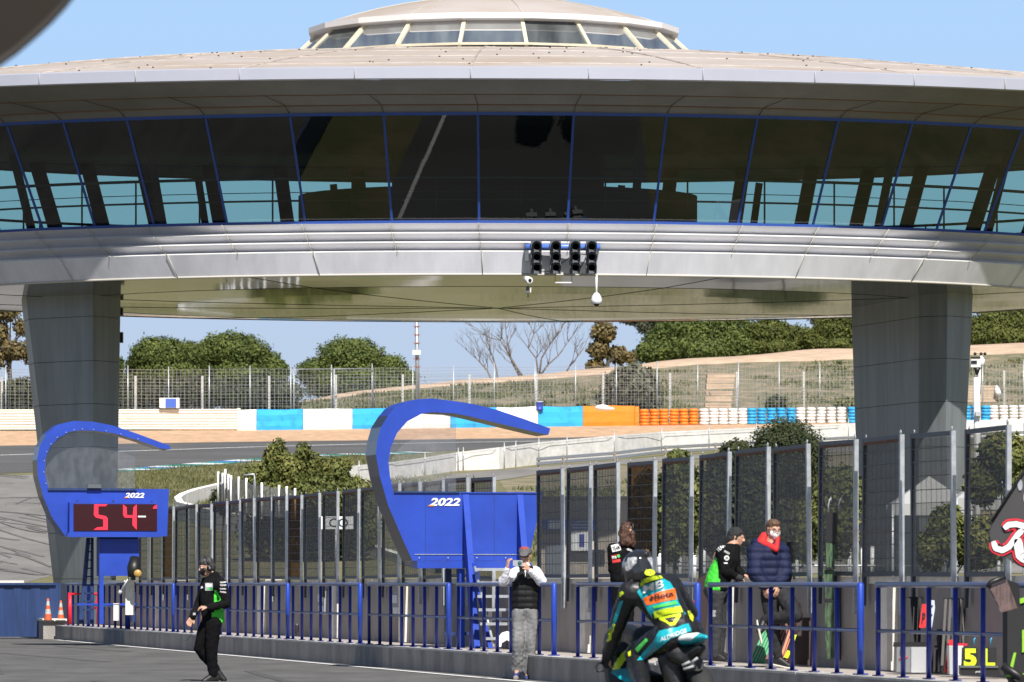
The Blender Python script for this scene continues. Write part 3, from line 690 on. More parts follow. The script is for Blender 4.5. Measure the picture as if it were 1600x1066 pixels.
#PART2
# ------------------------------------------------------------------ foliage
M_scrub = foliage('scrub_foliage', (.05,.065,.022), (.10,.115,.04), (.19,.17,.08)); M_shortgrass = foliage('short_grass', (.06,.07,.026), (.11,.115,.042), (.19,.17,.08))
def leaves(lobes, n, sz, seed=1, asp=.5, shell=.55, core=True):
    rs = np.random.RandomState(seed); V = []; Fc = []
    vol = np.array([l[1][0]*l[1][1]*l[1][2] for l in lobes])**(2/3); cnt = (n*vol/vol.sum()).astype(int)+1
    for (c, r), k in zip(lobes, cnt):
        d = rs.normal(size=(k, 3)); d /= np.linalg.norm(d, axis=1)[:, None]
        rad = shell+(1.06-shell)*rs.rand(k)**.6
        bumpy = 1+.07*np.sin(d[:,0]*7+c[0])*np.sin(d[:,2]*8+c[2]*2)+.08*rs.normal(size=k)
        p = np.array(c)+d*np.array(r)*(rad*bumpy)[:, None]
        nrm = d+rs.normal(size=(k, 3))*.55; nrm /= np.linalg.norm(nrm, axis=1)[:, None]
        a = rs.normal(size=(k, 3)); u = np.cross(nrm, a); u /= np.linalg.norm(u, axis=1)[:, None]; v = np.cross(nrm, u)
        s1 = (sz*(.6+.8*rs.rand(k)))[:, None]; s2 = s1*asp
        q = np.stack([p-u*s1*.5, p-v*s2*.5+u*s1*.08, p+u*s1*.5, p+v*s2*.5+u*s1*.08], 1)
        V.append(q.reshape(-1, 3))
    V = np.concatenate(V); m = len(V)//4
    mb = MB(); mb.v = [tuple(x) for x in V.tolist()]; mb.f = [(4*i, 4*i+1, 4*i+2, 4*i+3) for i in range(m)]; mb.mi = [0]*m; mb.smooth = [False]*m
    if core:
        for (c, r) in lobes: 
            k0 = len(mb.v); mb.ball(c, tuple(x*(shell+.02) for x in r), 14, 9)
            for i in range(k0, len(mb.v)):
                v = Vector(mb.v[i]); w_ = noise.noise_vector(v*1.1/max(.3, r[0]*.25))*min(r)*.13; mb.v[i] = tuple(v+w_)
    return mb
def limbs(mb, base_p, top, r, lobes, seed, n=5):
    rnd = random.Random(seed); b = Vector(base_p); t = Vector(top); mid = b.lerp(t, .5)+Vector((rnd.uniform(-.2,.2), 0, 0))*(t-b).length*.3
    mb.tube([b, mid, t], [r, r*.75, r*.5], 7)
    for i in range(n):
        c, rr_ = lobes[i % len(lobes)]; e = Vector(c)+Vector((rnd.uniform(-.5,.5)*rr_[0], rnd.uniform(-.5,.5)*rr_[1], rnd.uniform(-.2,.4)*rr_[2]))
        s_ = mid.lerp(t, rnd.random()); m_ = s_.lerp(e, .5)+Vector((0,0,.1*(e-s_).length)); mb.tube([s_, m_, e], [r*.45, r*.28, r*.1], 5)
    return mb
def px_lobes(z, L, dr=1.0):    # lobes from (x, y, rx, ry) in picture units at depth z
    return [(tuple(P(x, y, z+dz)), (rx*z/F, rx*z/F*dr, ry*z/F)) for x, y, rx, ry, dz in L]
def tree(name, label, z, L, n, sz, fm, tx, ybase, group=None, cat='tree', trunk_r=.25, seed=1, shell=.55, core=True, asp=.5, dr=.8, tm=None, nl=6):
    b = P(tx, ybase, z); b.z = terr(b.x, b.y)-.05; lobes = px_lobes(z, L, dr)
    e = empty(name, b, label, cat, group)
    leaves(lobes, n, sz, seed, asp, shell, core).build('crown', fm, e, fix=False)
    top = sum((Vector(c) for c, r in lobes), Vector())/len(lobes)
    limbs(MB(), b, top, trunk_r, lobes, seed, nl).build('trunk', tm or M_trunk, e)
    return e
zt_ = 540
tree('pine_tree', 'rounded dark pine behind the fence, left half of the left clump', zt_, [(248,556,42,28,0),(222,572,26,20,1),(285,560,36,26,2),(262,590,55,26,0)], 32000, .29, M_pine, 255, 640, 'pine trees beyond the far fence', seed=2)
tree('pine_tree', 'rounded pine behind the fence, taller right half of the left clump', zt_+6, [(362,552,55,31,0),(400,570,40,26,2),(325,562,34,28,1),(432,578,20,16,0),(370,592,72,28,0)], 40000, .29, M_pine, 365, 640, 'pine trees beyond the far fence', seed=3)
tree('pine_tree', 'domed pine standing between the left clump and the mast', zt_-8, [(548,562,52,33,0),(595,578,42,24,1),(505,582,40,22,0),(560,600,84,28,0),(632,594,18,18,0)], 40000, .29, M_pine, 550, 640, 'pine trees beyond the far fence', seed=4)
tree('pine_tree', 'small pine half hidden by the left pillar', zt_, [(176,572,17,16,0),(170,590,24,22,0)], 5000, .34, M_pine, 172, 640, 'pine trees beyond the far fence', seed=5)
tree('pine_tree', 'largest dark pine on the crest beside the path', 530, [(1085,525,60,42,0),(1048,540,46,32,0),(1130,515,44,34,2),(1020,552,30,18,-2),(1150,540,26,24,-2),(1095,548,82,20,0)], 44000, .29, M_pine, 1090, 566, 'pine trees beyond the far fence', seed=6)
tree('pine_tree', 'lighter green pine just right of the largest pine', 532, [(1200,528,38,30,0),(1170,540,24,22,0),(1235,532,30,24,1),(1205,546,58,14,0)], 28000, .29, M_pine2, 1205, 560, 'pine trees beyond the far fence', seed=7)
tree('pine_tree', 'pale green pine touching the left side of the right pillar', 530, [(1305,518,34,32,0),(1275,532,26,20,0),(1345,520,40,34,0),(1310,540,50,14,0)], 28000, .29, M_pine2, 1305, 555, 'pine trees beyond the far fence', seed=8)
tree('pine_tree', 'wide pine right of the right pillar', 530, [(1555,512,42,26,0),(1510,520,30,26,0),(1610,510,44,30,0),(1570,530,70,20,0)], 32000, .29, M_pine2, 1560, 555, 'pine trees beyond the far fence', seed=9)
tree('gum_tree', 'sparse brown leafed tree at the far left behind the fence', 545, [(10,490,22,14,0),(34,512,15,14,0),(0,520,14,22,0),(22,548,28,16,0),(48,556,14,14,0),(-14,470,24,16,0),(-10,560,24,18,0)], 6000, .34, M_euc, 16, 640, 'open dry leafed trees', seed=10, shell=.1, core=False, asp=.7, trunk_r=.28, nl=16)
tree('gum_tree', 'slim ochre leafed tree left of the largest pine', 525, [(943,520,20,17,0),(936,548,19,15,0),(965,555,17,14,1),(930,572,15,10,0),(985,560,10,10,1)], 6000, .32, M_euc, 948, 600, 'open dry leafed trees', seed=11, shell=.15, core=False, asp=.7, nl=12)
tree('gum_tree', 'open grey green tree rising behind the largest pine', 560, [(985,498,20,10,0),(1012,510,20,12,0),(1030,496,26,10,0),(1050,508,24,14,0)], 4200, .32, M_olive, 1060, 570, 'open dry leafed trees', seed=12, shell=.1, core=False, asp=.7, nl=14)
tree('gum_tree', 'dark open tree rising between the pines near the right pillar', 560, [(1262,486,26,10,0),(1290,500,26,14,0),(1320,484,24,12,0),(1305,474,34,10,0)], 5000, .32, M_olive, 1300, 560, 'open dry leafed trees', seed=13, shell=.1, core=False, asp=.7, nl=14)
tree('gum_tree', 'tall open tree behind the wide pine at the right edge', 565, [(1540,470,30,16,0),(1590,478,20,14,0),(1560,486,30,10,0),(1610,470,24,14,0)], 6000, .32, M_olive, 1560, 560, 'open dry leafed trees', seed=14, shell=.1, core=False, asp=.7, nl=14)
# bare tree
def bare(label, z, stems, seed):
    rnd = random.Random(seed); b = P(stems[0][0][0], stems[0][0][1], z); e = empty('bare_tree', Vector((b.x, b.y, terr(b.x, b.y)-.1)), label, 'tree')
    mb = MB()
    def grow(p, d, L, r, dep):
        pts = [p]; q = p
        for k in range(3):
            d = (d+Vector((rnd.uniform(-.3,.3), rnd.uniform(-.15,.15), rnd.uniform(-.12,.25)))).normalized(); q = q+d*L/3; pts.append(q)
        mb.tube(pts, [r*(1-.16*k) for k in range(4)], 5)
        if dep > 0:
            for k in range(2+(rnd.random() < .6)):
                d2 = (d+Vector((rnd.uniform(-1,1), rnd.uniform(-.4,.4), rnd.uniform(-.2,.7)))*.75).normalized(); grow(pts[rnd.choice((1,2,3))], d2, L*.66, r*.55, dep-1)
    for st in stems:
        pts = [P(x, y, z+rnd.uniform(-.4,.4)) for x, y in st]; n_ = len(pts); mb.tube(pts, [.09*(1-.75*i/(n_-1))+.012 for i in range(n_)], 6)
        for i in range(1, n_):
            for k in range(2):
                d = (pts[i]-pts[i-1]).normalized(); d2 = (d+Vector((rnd.uniform(-1,1), rnd.uniform(-.4,.4), rnd.uniform(0,.6)))*.8).normalized(); grow(pts[i], d2, rnd.uniform(1.0,2.0), .04, 3)
    mb.build('trunk', M_deadwood, e)
bare('leafless pale tree with forked stems on the crest above the blue arch', 512, [[(842,592),(838,560),(826,545),(834,522),(828,508)],[(842,592),(846,560),(858,540),(870,524),(878,508)],[(820,594),(806,572),(792,548),(782,532),(766,528)],[(815,594),(800,566),(794,540),(790,515)],[(768,594),(762,580),(750,566),(744,560)],[(778,596),(776,578),(770,556),(766,548)],[(842,590),(856,570),(872,556),(888,534)],[(882,588),(890,572),(900,560)]], 5)
# hedge behind the far fence, at the left
hd = leaves([(tuple(P(x, 622-abs(math.sin(x*.05))*8, 438+3*math.sin(x*.3))), (34*438/F, 1.4, (26+6*math.sin(x*.13))*438/F)) for x in range(-140, 470, 34)], 30000, .34, 21, .5, .6)
p0 = P(150, 640, 438); e = empty('hedge', Vector((p0.x, p0.y, terr(p0.x, p0.y))), 'long dark green hedge behind the far fence at the left', 'hedge'); hd.build('foliage', M_hedge, e, fix=False)
MB().tube([Vector((p0.x, p0.y, terr(p0.x,p0.y)-.2)), Vector((p0.x, p0.y, terr(p0.x,p0.y)+1.5))], .1, 6).build('stem', M_trunk, e)
def bush(label, z, L, n, sz, fm, group=None, cat='bush', seed=1, shell=.55, core=True, dr=.9, asp=.55):
    return tree('bush', label, z, L, n, sz, fm, L[0][0], 700, group, cat, .05, seed, shell, core, asp, dr, nl=4)
bush('grey green bush behind the far fence above the orange block', 455, [(985,605,42,34,0),(960,622,26,20,0),(1010,622,26,20,0)], 5000, .4, M_olive, seed=31)
bush('small dark bush behind the blue and white tyres', 452, [(1214,630,16,12,0),(1205,634,10,8,0)], 900, .35, M_hedge, seed=32)
bush('small brown bush beside the right pillar behind the tyres', 456, [(1322,632,20,10,0),(1345,630,16,10,0)], 900, .35, M_shrub, seed=33)
bush('low green weeds at the foot of the fence near the blue drum', 440, [(912,636,12,8,0),(900,640,10,5,0),(925,640,9,5,0)], 500, .3, M_shrub, seed=34)
# shrubs on the near side
bush('tall light green leafy shrub above the left screens', 215, [(450,740,38,30,0),(430,715,20,22,0),(482,732,30,26,1),(520,742,26,26,0),(405,745,26,20,0),(500,775,60,28,0),(548,765,30,22,0),(440,775,50,26,0),(474,708,12,18,0),(436,700,10,16,0),(538,728,12,14,0),(455,835,80,55,2),(545,830,50,50,2)], 34000, .17, M_shrub, seed=35, shell=.35, asp=.5)
bush('small clipped round bush behind the left screens', 205, [(350,782,20,21,0)], 3500, .10, M_hedge, seed=36, shell=.85)
bush('large clipped ball bush left of the right pillar', 208, [(1230,712,58,54,0),(1225,740,60,50,0)], 16000, .11, M_hedge, seed=37, shell=.86)
bush('dark leafy bush joined to the left of the large ball bush', 206, [(1150,712,26,24,0),(1130,735,26,26,0),(1170,740,30,34,0)], 8000, .14, M_hedge, seed=38, shell=.5)
bush('climbing leafy plant behind the screens right of the first hut', 128, [(1062,745,26,32,0),(1075,800,30,60,0),(1050,830,20,50,0),(1060,714,16,10,0)], 9000, .15, M_shrub, seed=39, shell=.4)
bush('broad shrub mass behind the middle screens', 132, [(1120,800,40,60,0),(1180,810,40,60,0),(1020,800,34,60,0),(1225,830,30,50,0)], 20000, .15, M_hedge, seed=40, shell=.45)
bush('rounded bush behind the screens left of the right pillar', 126, [(1312,770,36,38,0),(1300,820,40,50,0),(1260,830,20,50,0)], 12000, .13, M_shrub, seed=41, shell=.5)
bush('leafy bush seen over the last screens at the right edge', 124, [(1568,716,38,36,0),(1602,760,30,56,0),(1535,755,26,34,0)], 9000, .14, M_shrub, seed=42, shell=.45)
bush('low shrubs behind the screens under the right pillar', 122, [(1480,830,30,40,0),(1530,850,40,40,0),(1455,860,24,30,0)], 9000, .13, M_shrub, seed=43, shell=.45)
# ------------------------------------------------------------------ far barrier
def barP(x, extra=0):        # point of the barrier line under picture column x
    Y = 412
    for _ in range(12): X = (x-CX)*Y/F; Y = barY(X)+extra
    X = (x-CX)*Y/F; return Vector((X, Y, terr(X, Y)))
# corrugated rail barrier at the left
a = barP(-300); b = barP(371); e = empty('guardrail_barrier', (a+b)/2, 'long cream barrier of stacked horizontal rails at the far left', 'barrier')
prof_ = []
for k in range(4):
    z = .04+k*.39; prof_ += [(0,z),(-.09,z+.09),(-.02,z+.19),(-.09,z+.29),(0,z+.36)]
mb = MB(); vs = []
for y, z in prof_: vs += [a+Vector((0,y,z)), b+Vector((0,y,z))]
mb.add(vs, [(2*i, 2*i+1, 2*i+3, 2*i+2) for i in range(len(prof_)-1)]); mb.build('rail', M_armco, e)
for k in range(14): p = a.lerp(b, (k+.5)/14); MB().box(p+Vector((0,.15,.75)), (.14,.14,1.5)).build('post', M_concpost, e)
MB().box(b+Vector((.1,0,.8)), (.25,.4,1.65)).build('end_plate', M_armco, e)
# covered blocks
def block(x0, x1, m, label, h=1.5):
    a = barP(x0, -.3); b = barP(x1-.6, -.3); n = 12; vs = []; dp = 1.1
    rnd = random.Random(int(x0)); prof2 = [(0,0),(-.06,.3),(-.03,.7),(-.05,1.1),(.02,h-.06),(.12,h),(.6,h+.03),(dp,h-.05),(dp,0)]
    for i in range(n+1):
        t = i/n; c = a.lerp(b, t)
        for (y, z) in prof2:
            w_ = .05*noise.noise(Vector((c.x*.9, z*2.2, 3))); w2 = .06*noise.noise(Vector((c.x*.6, 5, z))) if z > .5 else 0
            vs.append(c+Vector((0, y+w_, z+w2)))
    k = len(prof2); fs = [(i*k+j, (i+1)*k+j, (i+1)*k+j+1, i*k+j+1) for i in range(n) for j in range(k-1)]
    fs += [tuple(range(k))[::-1], tuple(n*k+j for j in range(k))]
    o = MB().add(vs, fs, smooth=False).build('barrier_block', m); tag(o, label, 'barrier block', 'tarpaulin covered barrier blocks'); return o
block(372,401,M_tarpw,'narrow white covered block next to the cream rail barrier')
block(401,474,M_tarpb,'blue covered block, first from the left')
block(474,551,M_tarpw,'white covered block between the first two blue blocks')
block(551,625,M_tarpb,'blue covered block partly behind the left of the larger blue arch')
block(625,704,M_tarpw,'white covered block seen through the larger blue arch')
block(704,776,M_tarpb,'blue covered block seen through and right of the larger blue arch')
block(776,841,M_tarpw,'white covered block above the tip of the larger blue arch')
block(841,911,M_tarpb,'blue covered block left of the orange block')
block(911,992,M_tarpo,'orange covered block, the only orange one', 1.52)
block(992,999,M_tarpo,'thin orange covered end piece beside the orange tyres', 1.45)
# tyre stacks
tb = MB(); R0, r0 = .245, .124; n1, n2 = 16, 8; vs = []
for i in range(n1):
    t = 2*math.pi*i/n1
    for j in range(n2):
        s_ = 2*math.pi*j/n2; rr_ = R0+r0*math.cos(s_); vs.append((rr_*math.cos(t), rr_*math.sin(t), r0*1.05*math.sin(s_)))
fsT = [(i*n2+j, ((i+1) % n1)*n2+j, ((i+1) % n1)*n2+(j+1) % n2, i*n2+(j+1) % n2) for i in range(n1) for j in range(n2)]
tyre_me = {}
for k, m in (('orange', M_tyro), ('white', M_tyrw), ('blue', M_tyrb)):
    me = MB().add(vs, fsT, smooth=True).mesh('tyre'); me.materials.append(m); tyre_me[k] = me
stk = []
for i in range(6): stk.append((1007+i*15.3, 'orange', 'orange stack, %s from the left' % ORD[i]))
for i in range(5): stk.append((1100+i*15, 'white', '%s white stack right of the orange tyres' % ORD[i]))
for i in range(5): stk.append((1175+i*15.3, 'blue', '%s blue stack above the ball bush' % ORD[i]))
for i in range(5): stk.append((1251+i*16, 'white', '%s white stack left of the right pillar' % ORD[i]))
for i in range(1): stk.append((1332, 'blue', 'blue stack cut by the right pillar'))
for i in range(4): stk.append((1495+i*15, 'blue', '%s blue stack right of the right pillar' % ORD[i]))
for i in range(5): stk.append((1553+i*15.3, 'white', '%s white stack at the right edge' % ORD[i]))
rnd = random.Random(11)
LV = ['bottom','second','third','fourth','fifth','top']
for x, c, lb in stk:
    p = barP(x, -.3); nl = 5 if x < 1480 else 5
    for k in range(nl):
        o = bpy.data.objects.new('tyre', tyre_me[c]); COL.objects.link(o); s_ = 1.0+rnd.uniform(-.03,.03)
        o.location = p+Vector((rnd.uniform(-.03,.03), rnd.uniform(-.03,.03), .125+k*.247)); o.scale = (s_, s_, 1); o.rotation_euler = (rnd.uniform(-.03,.03), rnd.uniform(-.03,.03), rnd.random()*6)
        lv = 'top' if k == nl-1 else LV[k]
        tag(o, '%s tyre of the %s' % (lv, lb), 'tyre', 'painted tyres stacked as a barrier')
# far fences
def fence(name, label, xs_, H, extra, pr, pm, whs, gap=5, vstep=.5, base_h=0, slats=None, wr=.008):
    pts = [barP(x, extra) for x in xs_]; mid = pts[len(pts)//2]; e = empty(name, mid, label, 'fence')
    for i, p in enumerate(pts):
        hh = H+(random.uniform(-.05,.12)); mb = MB()
        if pr > .07: mb.box(p+Vector((0,0,hh/2-.1)), (pr*1.5,pr*1.5,hh+.2))
        else: mb.tube([p+Vector((0,0,-.1)), p+Vector((0,0,hh))], pr, 6)
        mb.build('post', pm, e)
    mb = MB()
    for z in whs: mb.tube([p+Vector((0,.03,z+.02*math.sin(i*2.1))) for i, p in enumerate(pts)], wr, 3, smooth=False)
    for a, b in zip(pts, pts[1:]):
        L = (b-a).length; k = int(L/vstep)
        for j in range(1, k): q = a.lerp(b, j/k); mb.tube([q+Vector((0,.03,whs[0])), q+Vector((0,.03,whs[-1]))], wr*.8, 3, smooth=False, cap=False)
    mb.build('wire_netting', M_wire, e); return e
fence('debris_fence', 'tall thin-posted wire fence running behind the far barrier', [9+63.6*i for i in range(-4, 27)], 4.7, 2.4, .045, M_galv, [.3+.23*i for i in range(19)], vstep=.3, wr=.015)
fence('wire_fence', 'lower wire fence on pale concrete posts behind the tall fence', [3+104.4*i for i in range(-3, 17)], 3.9, 4.2, .11, M_concpost, [.2+.3*i for i in range(13)], vstep=.45, wr=.012)
# frame gate in the fence
pA, pB = barP(459, 2.2), barP(520, 2.2); e = empty('fence_gate', (pA+pB)/2, 'wire gate with pale tube frame in the far fence', 'gate')
mb = MB(); mb.tube([pA, pA+Vector((0,0,4.4)), pB+Vector((0,0,4.4)), pB], .05, 6); mb.build('gate_frame', M_galv, e)
pB2 = barP(583, 2.2); MB().tube([pB+Vector((.1,0,0)), pB+Vector((.1,0,4.4)), pB2+Vector((0,0,4.4)), pB2], .05, 6).build('gate_frame', M_galv, e)
# steps on the bank
e = empty('earth_steps', P(1122,636,448), 'pale flight of earth steps climbing the grassy bank behind the fence', 'steps')
for i in range(9):
    y = 634-i*6; Y = 447+i*4.6; X0 = (1099+i*.7-CX)*Y/F; X1 = (1138+i*1.3-CX)*Y/F; z = terr((X0+X1)/2, Y); MB().box(((X0+X1)/2, Y+1, z+.02), (X1-X0, 3.6, .5)).build('step', M_sand, e)
# small things on/behind the barrier
def simple(name, label, cat, loc, parts, group=None):
    e = empty(name, loc, label, cat, group)
    for nm, mb, m in parts: mb.build(nm, m, e)
    return e
z = 414; s = z/F
simple('marshal_box', 'small white cabinet with a blue panel on the far left barrier', 'cabinet', P(265,638,z), [('body', MB().box(P(265,630,z), (31*s,.6,16*s)), M_whitep), ('blue_panel', MB().box(P(267,630,z-.32), (17*s,.03,14*s)), mat('panel_blue', (.06,.13,.48), .5)), ('side_flap', MB().box(P(253,632,z-.1), (6*s,.5,11*s)), M_tarpw)])
z = 425; s = z/F
simple('drum', 'small blue drum on the barrier at the fence foot', 'drum', P(843,639,z), [('body', MB().lathe([(0,0),(.28,0),(.28,.1),(.26,.12),(.26,.5),(.28,.52),(.28,.62),(0,.62)], P(843,641,z), 14), mat('drum_blue', (.03,.06,.35), .5)), ('lid', MB().lathe([(0,.66),(.29,.66),(.29,.6)], P(843,641,z), 14), M_greyp)])
z = 462; s = z/F
simple('plywood_box', 'large tan plywood box behind the tyres at the right', 'box', P(1535,627,z), [('body', MB().box(P(1533,616,z), (50*s,1.6,26*s)), mat('plywood', (.50,.37,.25), .8, var=.15)), ('batten', MB().box(P(1545,616,z-.82), (1.5*s,.05,26*s)), mat('batten', (.62,.5,.36), .8))])
simple('white_sack', 'white sack hanging on the right of the plywood box', 'sack', P(1560,627,z), [('cloth', MB().tube([P(1557,604,z-1),P(1559,612,z-1.1),P(1561,620,z-1)], [.12,.28,.18], 8), M_tarpw), ('tie', MB().tube([P(1557,602,z-1),P(1557,606,z-1)], .1, 6), M_greyp)])
z = 418; s = z/F
simple('sandbag', 'white sandbag on top of the barrier above the orange block', 'sandbag', P(941,639,z), [('cloth', MB().ball(P(941,637,z), (.55,.3,.22)).ball(P(950,639,z), (.5,.3,.14)), M_tarpw)])
# mast
z = 432; s = z/F; e = empty('antenna_mast', P(652,640,z), 'tall slim grey mast with rusty step brackets and small white box', 'mast')
MB().tube([P(653,640,z), P(650.5,480,z)], [.17,.14], 10).build('pole', M_galv, e)
for y in (498,510,523,536,561,573): MB().box(P(651.5,y,z-.15), (.52,.08,.07)).build('step_bracket', mat('rusty_red', (.32,.12,.08), .8), e)
MB().box(P(651,551,z-.25), (.62,.3,.36)).build('box', M_cream, e); MB().box(P(652,556,z-.25), (.2,.2,.14)).build('camera', M_dkgrey, e)
# scrub on the bank and grass on the verge
def tufts(name, pts, n_leaf, sz, hgt, m, seed, asp=.35):
    rs = np.random.RandomState(seed); V = []
    for (p, r) in pts:
        k = n_leaf; q = np.array(p)+rs.normal(size=(k, 3))*np.array([r, r, .01]); q[:, 2] = p[2]+rs.rand(k)*hgt*.6
        a = rs.rand(k)*6.28; u = np.stack([np.cos(a), np.sin(a), rs.normal(size=k)*.4], 1); v = np.stack([rs.normal(size=k)*.35, rs.normal(size=k)*.35, np.ones(k)], 1)
        s1 = (sz*(.5+rs.rand(k)))[:, None]
        V.append(np.stack([q-u*s1*asp*.5, q+u*s1*asp*.5, q+v*s1], 1).reshape(-1, 3))
    V = np.concatenate(V); mb = MB(); mb.v = [tuple(x) for x in V.tolist()]; c = len(V)//3; mb.f = [(3*i, 3*i+1, 3*i+2) for i in range(c)]; mb.mi = [0]*c; mb.smooth = [False]*c
    return tag(mb.build(name, m, fix=False), kind='stuff')
rnd = random.Random(77); pts = []
while len(pts) < 1100:
    X = rnd.uniform(-52, 60); Y = barY(X)+rnd.uniform(4, 80)
    if Y > 492 or noise.noise(Vector((X*.2, Y*.05, 3))) < -.35 or (15 < X < 21 and Y < 492): continue
    pts.append(((X, Y, terr(X, Y)), rnd.uniform(.3, 1.1)))
tufts('scrub', pts, 45, .24, .15, M_scrub, 5, .55)
pts = []
while len(pts) < 900:
    x = rnd.uniform(150, 640); y = rnd.uniform(712, 805); p = G(x, y)
    if y < 738-(x-178)*.07: continue
    pts.append(((p.x, p.y, plane(p.y)), rnd.uniform(.5, 1.6)))
tufts('grass', pts, 45, .16, .05, M_shortgrass, 6, .3)
pts = []
while len(pts) < 420:
    x = rnd.uniform(780, 1600); y = rnd.uniform(715, 885); p = G(x, y)
    if y < 765-(x-780)*.05 or noise.noise(Vector((p.x*.15, p.y*.1, 9))) < -.05: continue
    pts.append(((p.x, p.y, plane(p.y)), rnd.uniform(.3, .9)))
tufts('weeds', pts, 45, .22, .1, M_scrub, 7, .4)
# ------------------------------------------------------------------ white infield wall and guardrail
wt = [(540,729),(612,722),(650,717),(713,707),(780,699),(842,691),(959,680.5),(1033,675),(1181,668),(1335,661),(1600,655),(1900,650)]
wb = [(540,760),(612,751),(650,745),(713,736),(780,733),(842,726),(959,717),(1033,708),(1181,700),(1335,692),(1600,684),(1900,680)]
e = empty('infield_wall', G(842,726), 'long whitewashed concrete wall curving uphill right of the larger arch', 'wall')
mb = MB(); n = len(wt); fr = [G(*q) for q in wb]; tp = []
for q, p in zip(wt, fr): t = P(q[0], q[1], p.y); t.x = p.x; tp.append(t)
bk = [Vector((.1,.35,0)) for _ in fr]
vs = fr+tp+[p+Vector((0,.35,0)) for p in tp]+[p+Vector((0,.35,0)) for p in fr]
mb.add(vs, [(i, i+1, n+i+1, n+i) for i in range(n-1)]+[(n+i, n+i+1, 2*n+i+1, 2*n+i) for i in range(n-1)]+[(2*n+i, 2*n+i+1, 3*n+i+1, 3*n+i) for i in range(n-1)]+[(0,n,2*n,3*n),(n-1,4*n-1,3*n-1,2*n-1)])
mb.build('wall_body', M_whitewall, e)
def along(L, x):
    for (a, ya), (b, yb) in zip(L, L[1:]):
        if a <= x <= b: return ya+(yb-ya)*(x-a)/(b-a)
    return L[-1][1]
for x in (561,664,716,724,788,806,842,886,960,1034,1108,1182,1256,1326):
    p = G(x, along(wb, x)); q = P(x, along(wt, x)-7, p.y-.15); MB().tube([Vector((q.x, q.y, p.z)), q], .035, 6).build('fence_post', M_galv, e)
MB().tube([P(x, along(wt, x)+3, gz(along(wb, x))-.25) for x in range(560, 1340, 30)], .012, 4).build('fence_wire', M_galv, e)
e = empty('guardrail', G(1000,722), 'double grey guardrail in front of the whitewashed wall', 'guardrail')
for dy in (0, 7):
    pts = [P(x, along(wb, x)-6+dy, gz(along(wb, x)+4)) for x in range(838, 1700, 40)]
    mb = MB(); vs = []
    for p in pts:
        for (oy, oz) in ((0,.0),(-.06,.06),(-.02,.10),(-.06,.15),(0,.2)): vs.append(p+Vector((0,oy,oz)))
    mb.add(vs, [(i*5+j, (i+1)*5+j, (i+1)*5+j+1, i*5+j+1) for i in range(len(pts)-1) for j in range(4)]); mb.build('rail', M_galv, e)
for x in (842,880,960,1040,1118): p = P(x, along(wb, x)-8, gz(along(wb, x)+4)+.05); MB().box(p+Vector((0,0,-.45)), (.14,.14,1.2)).build('post', mat('timber_post', (.25,.19,.14), .8), e)
# strips of soil and tarmac behind the screens
sheet('service_road', [G(600,775), G(713,741), G(842,730), G(1033,714), G(1335,698), G(1335,706), G(1100,716), G(900,732), G(800,748)], M_runoff, .02)
sheet('soil', [G(780,752), G(900,734), G(1100,718), G(1335,708), G(1700,700), G(1700,860), G(860,860)], M_bank, .012)
sheet('paddock_path', [G(880,868), G(1700,866), G(1700,896), G(880,898)], M_runoff, .02)
# curved white wall at left, with net fence
e = empty('curved_wall', G(300,790), 'low curved white concrete wall end behind the left screens', 'wall')
cw = [(352,752,772),(330,757,778),(300,764,788),(280,771,796),(272,777,804),(276,784,812),(300,790,818),(330,797,826),(420,812,842),(505,828,850),(620,866,880),(680,885,897)]
fr = []; tp = []
for x, yt, yb in cw:
    p = G(x, yb); t = P(x, yt, p.y); t.x = p.x; fr.append(p); tp.append(t)
n = len(fr); mb = MB(); of = Vector((.3,.3,0)); mb.add(fr+tp+[p+of for p in tp]+[p+of for p in fr], [(i, i+1, n+i+1, n+i) for i in range(n-1)]+[(n+i, n+i+1, 2*n+i+1, 2*n+i) for i in range(n-1)]+[(2*n+i, 2*n+i+1, 3*n+i+1, 3*n+i) for i in range(n-1)]); mb.build('wall_body', M_whitewall, e)
npx = [(341,737,775),(348,739,776),(352,733,776),(357,741,777),(361,743,790),(373,745,792),(385,747,794),(398,752,796),(409,754,798),(436,758,800),(448,760,802),(461,763,804)]
e = empty('net_fence', P(400,790,196), 'ragged black net fence on white posts left of the tall shrub', 'net fence')
for i, (x, yt, yb) in enumerate(npx): MB().tube([P(x, yb+10, 196+(i-6)*-.5), P(x, yt, 196+(i-6)*-.5)], .045, 6).build('post', M_whitep, e)
MB().tube([P(380,743,194),P(397,741,194),P(398,752,194),P(398,800,194)], .04, 6).build('bent_rail', M_galv, e)
M_net = glassy('ragged_net', (.65,.65,.65), refl=-1, rough=.5, dirt=(.30,.30,.29), dirt_amt=.62, stretch=(5,5,2), dscale=3)
mb = MB(); vs = []
for i, (x, yt, yb) in enumerate(npx):
    z = 196+(i-6)*-.5; vs += [P(x, yb+8, z), P(x, yt+3+(i*7 % 5), z)]
mb.add(vs, [(2*i, 2*i+2, 2*i+3, 2*i+1) for i in range(len(npx)-1)]); mb.build('net', M_net, e)
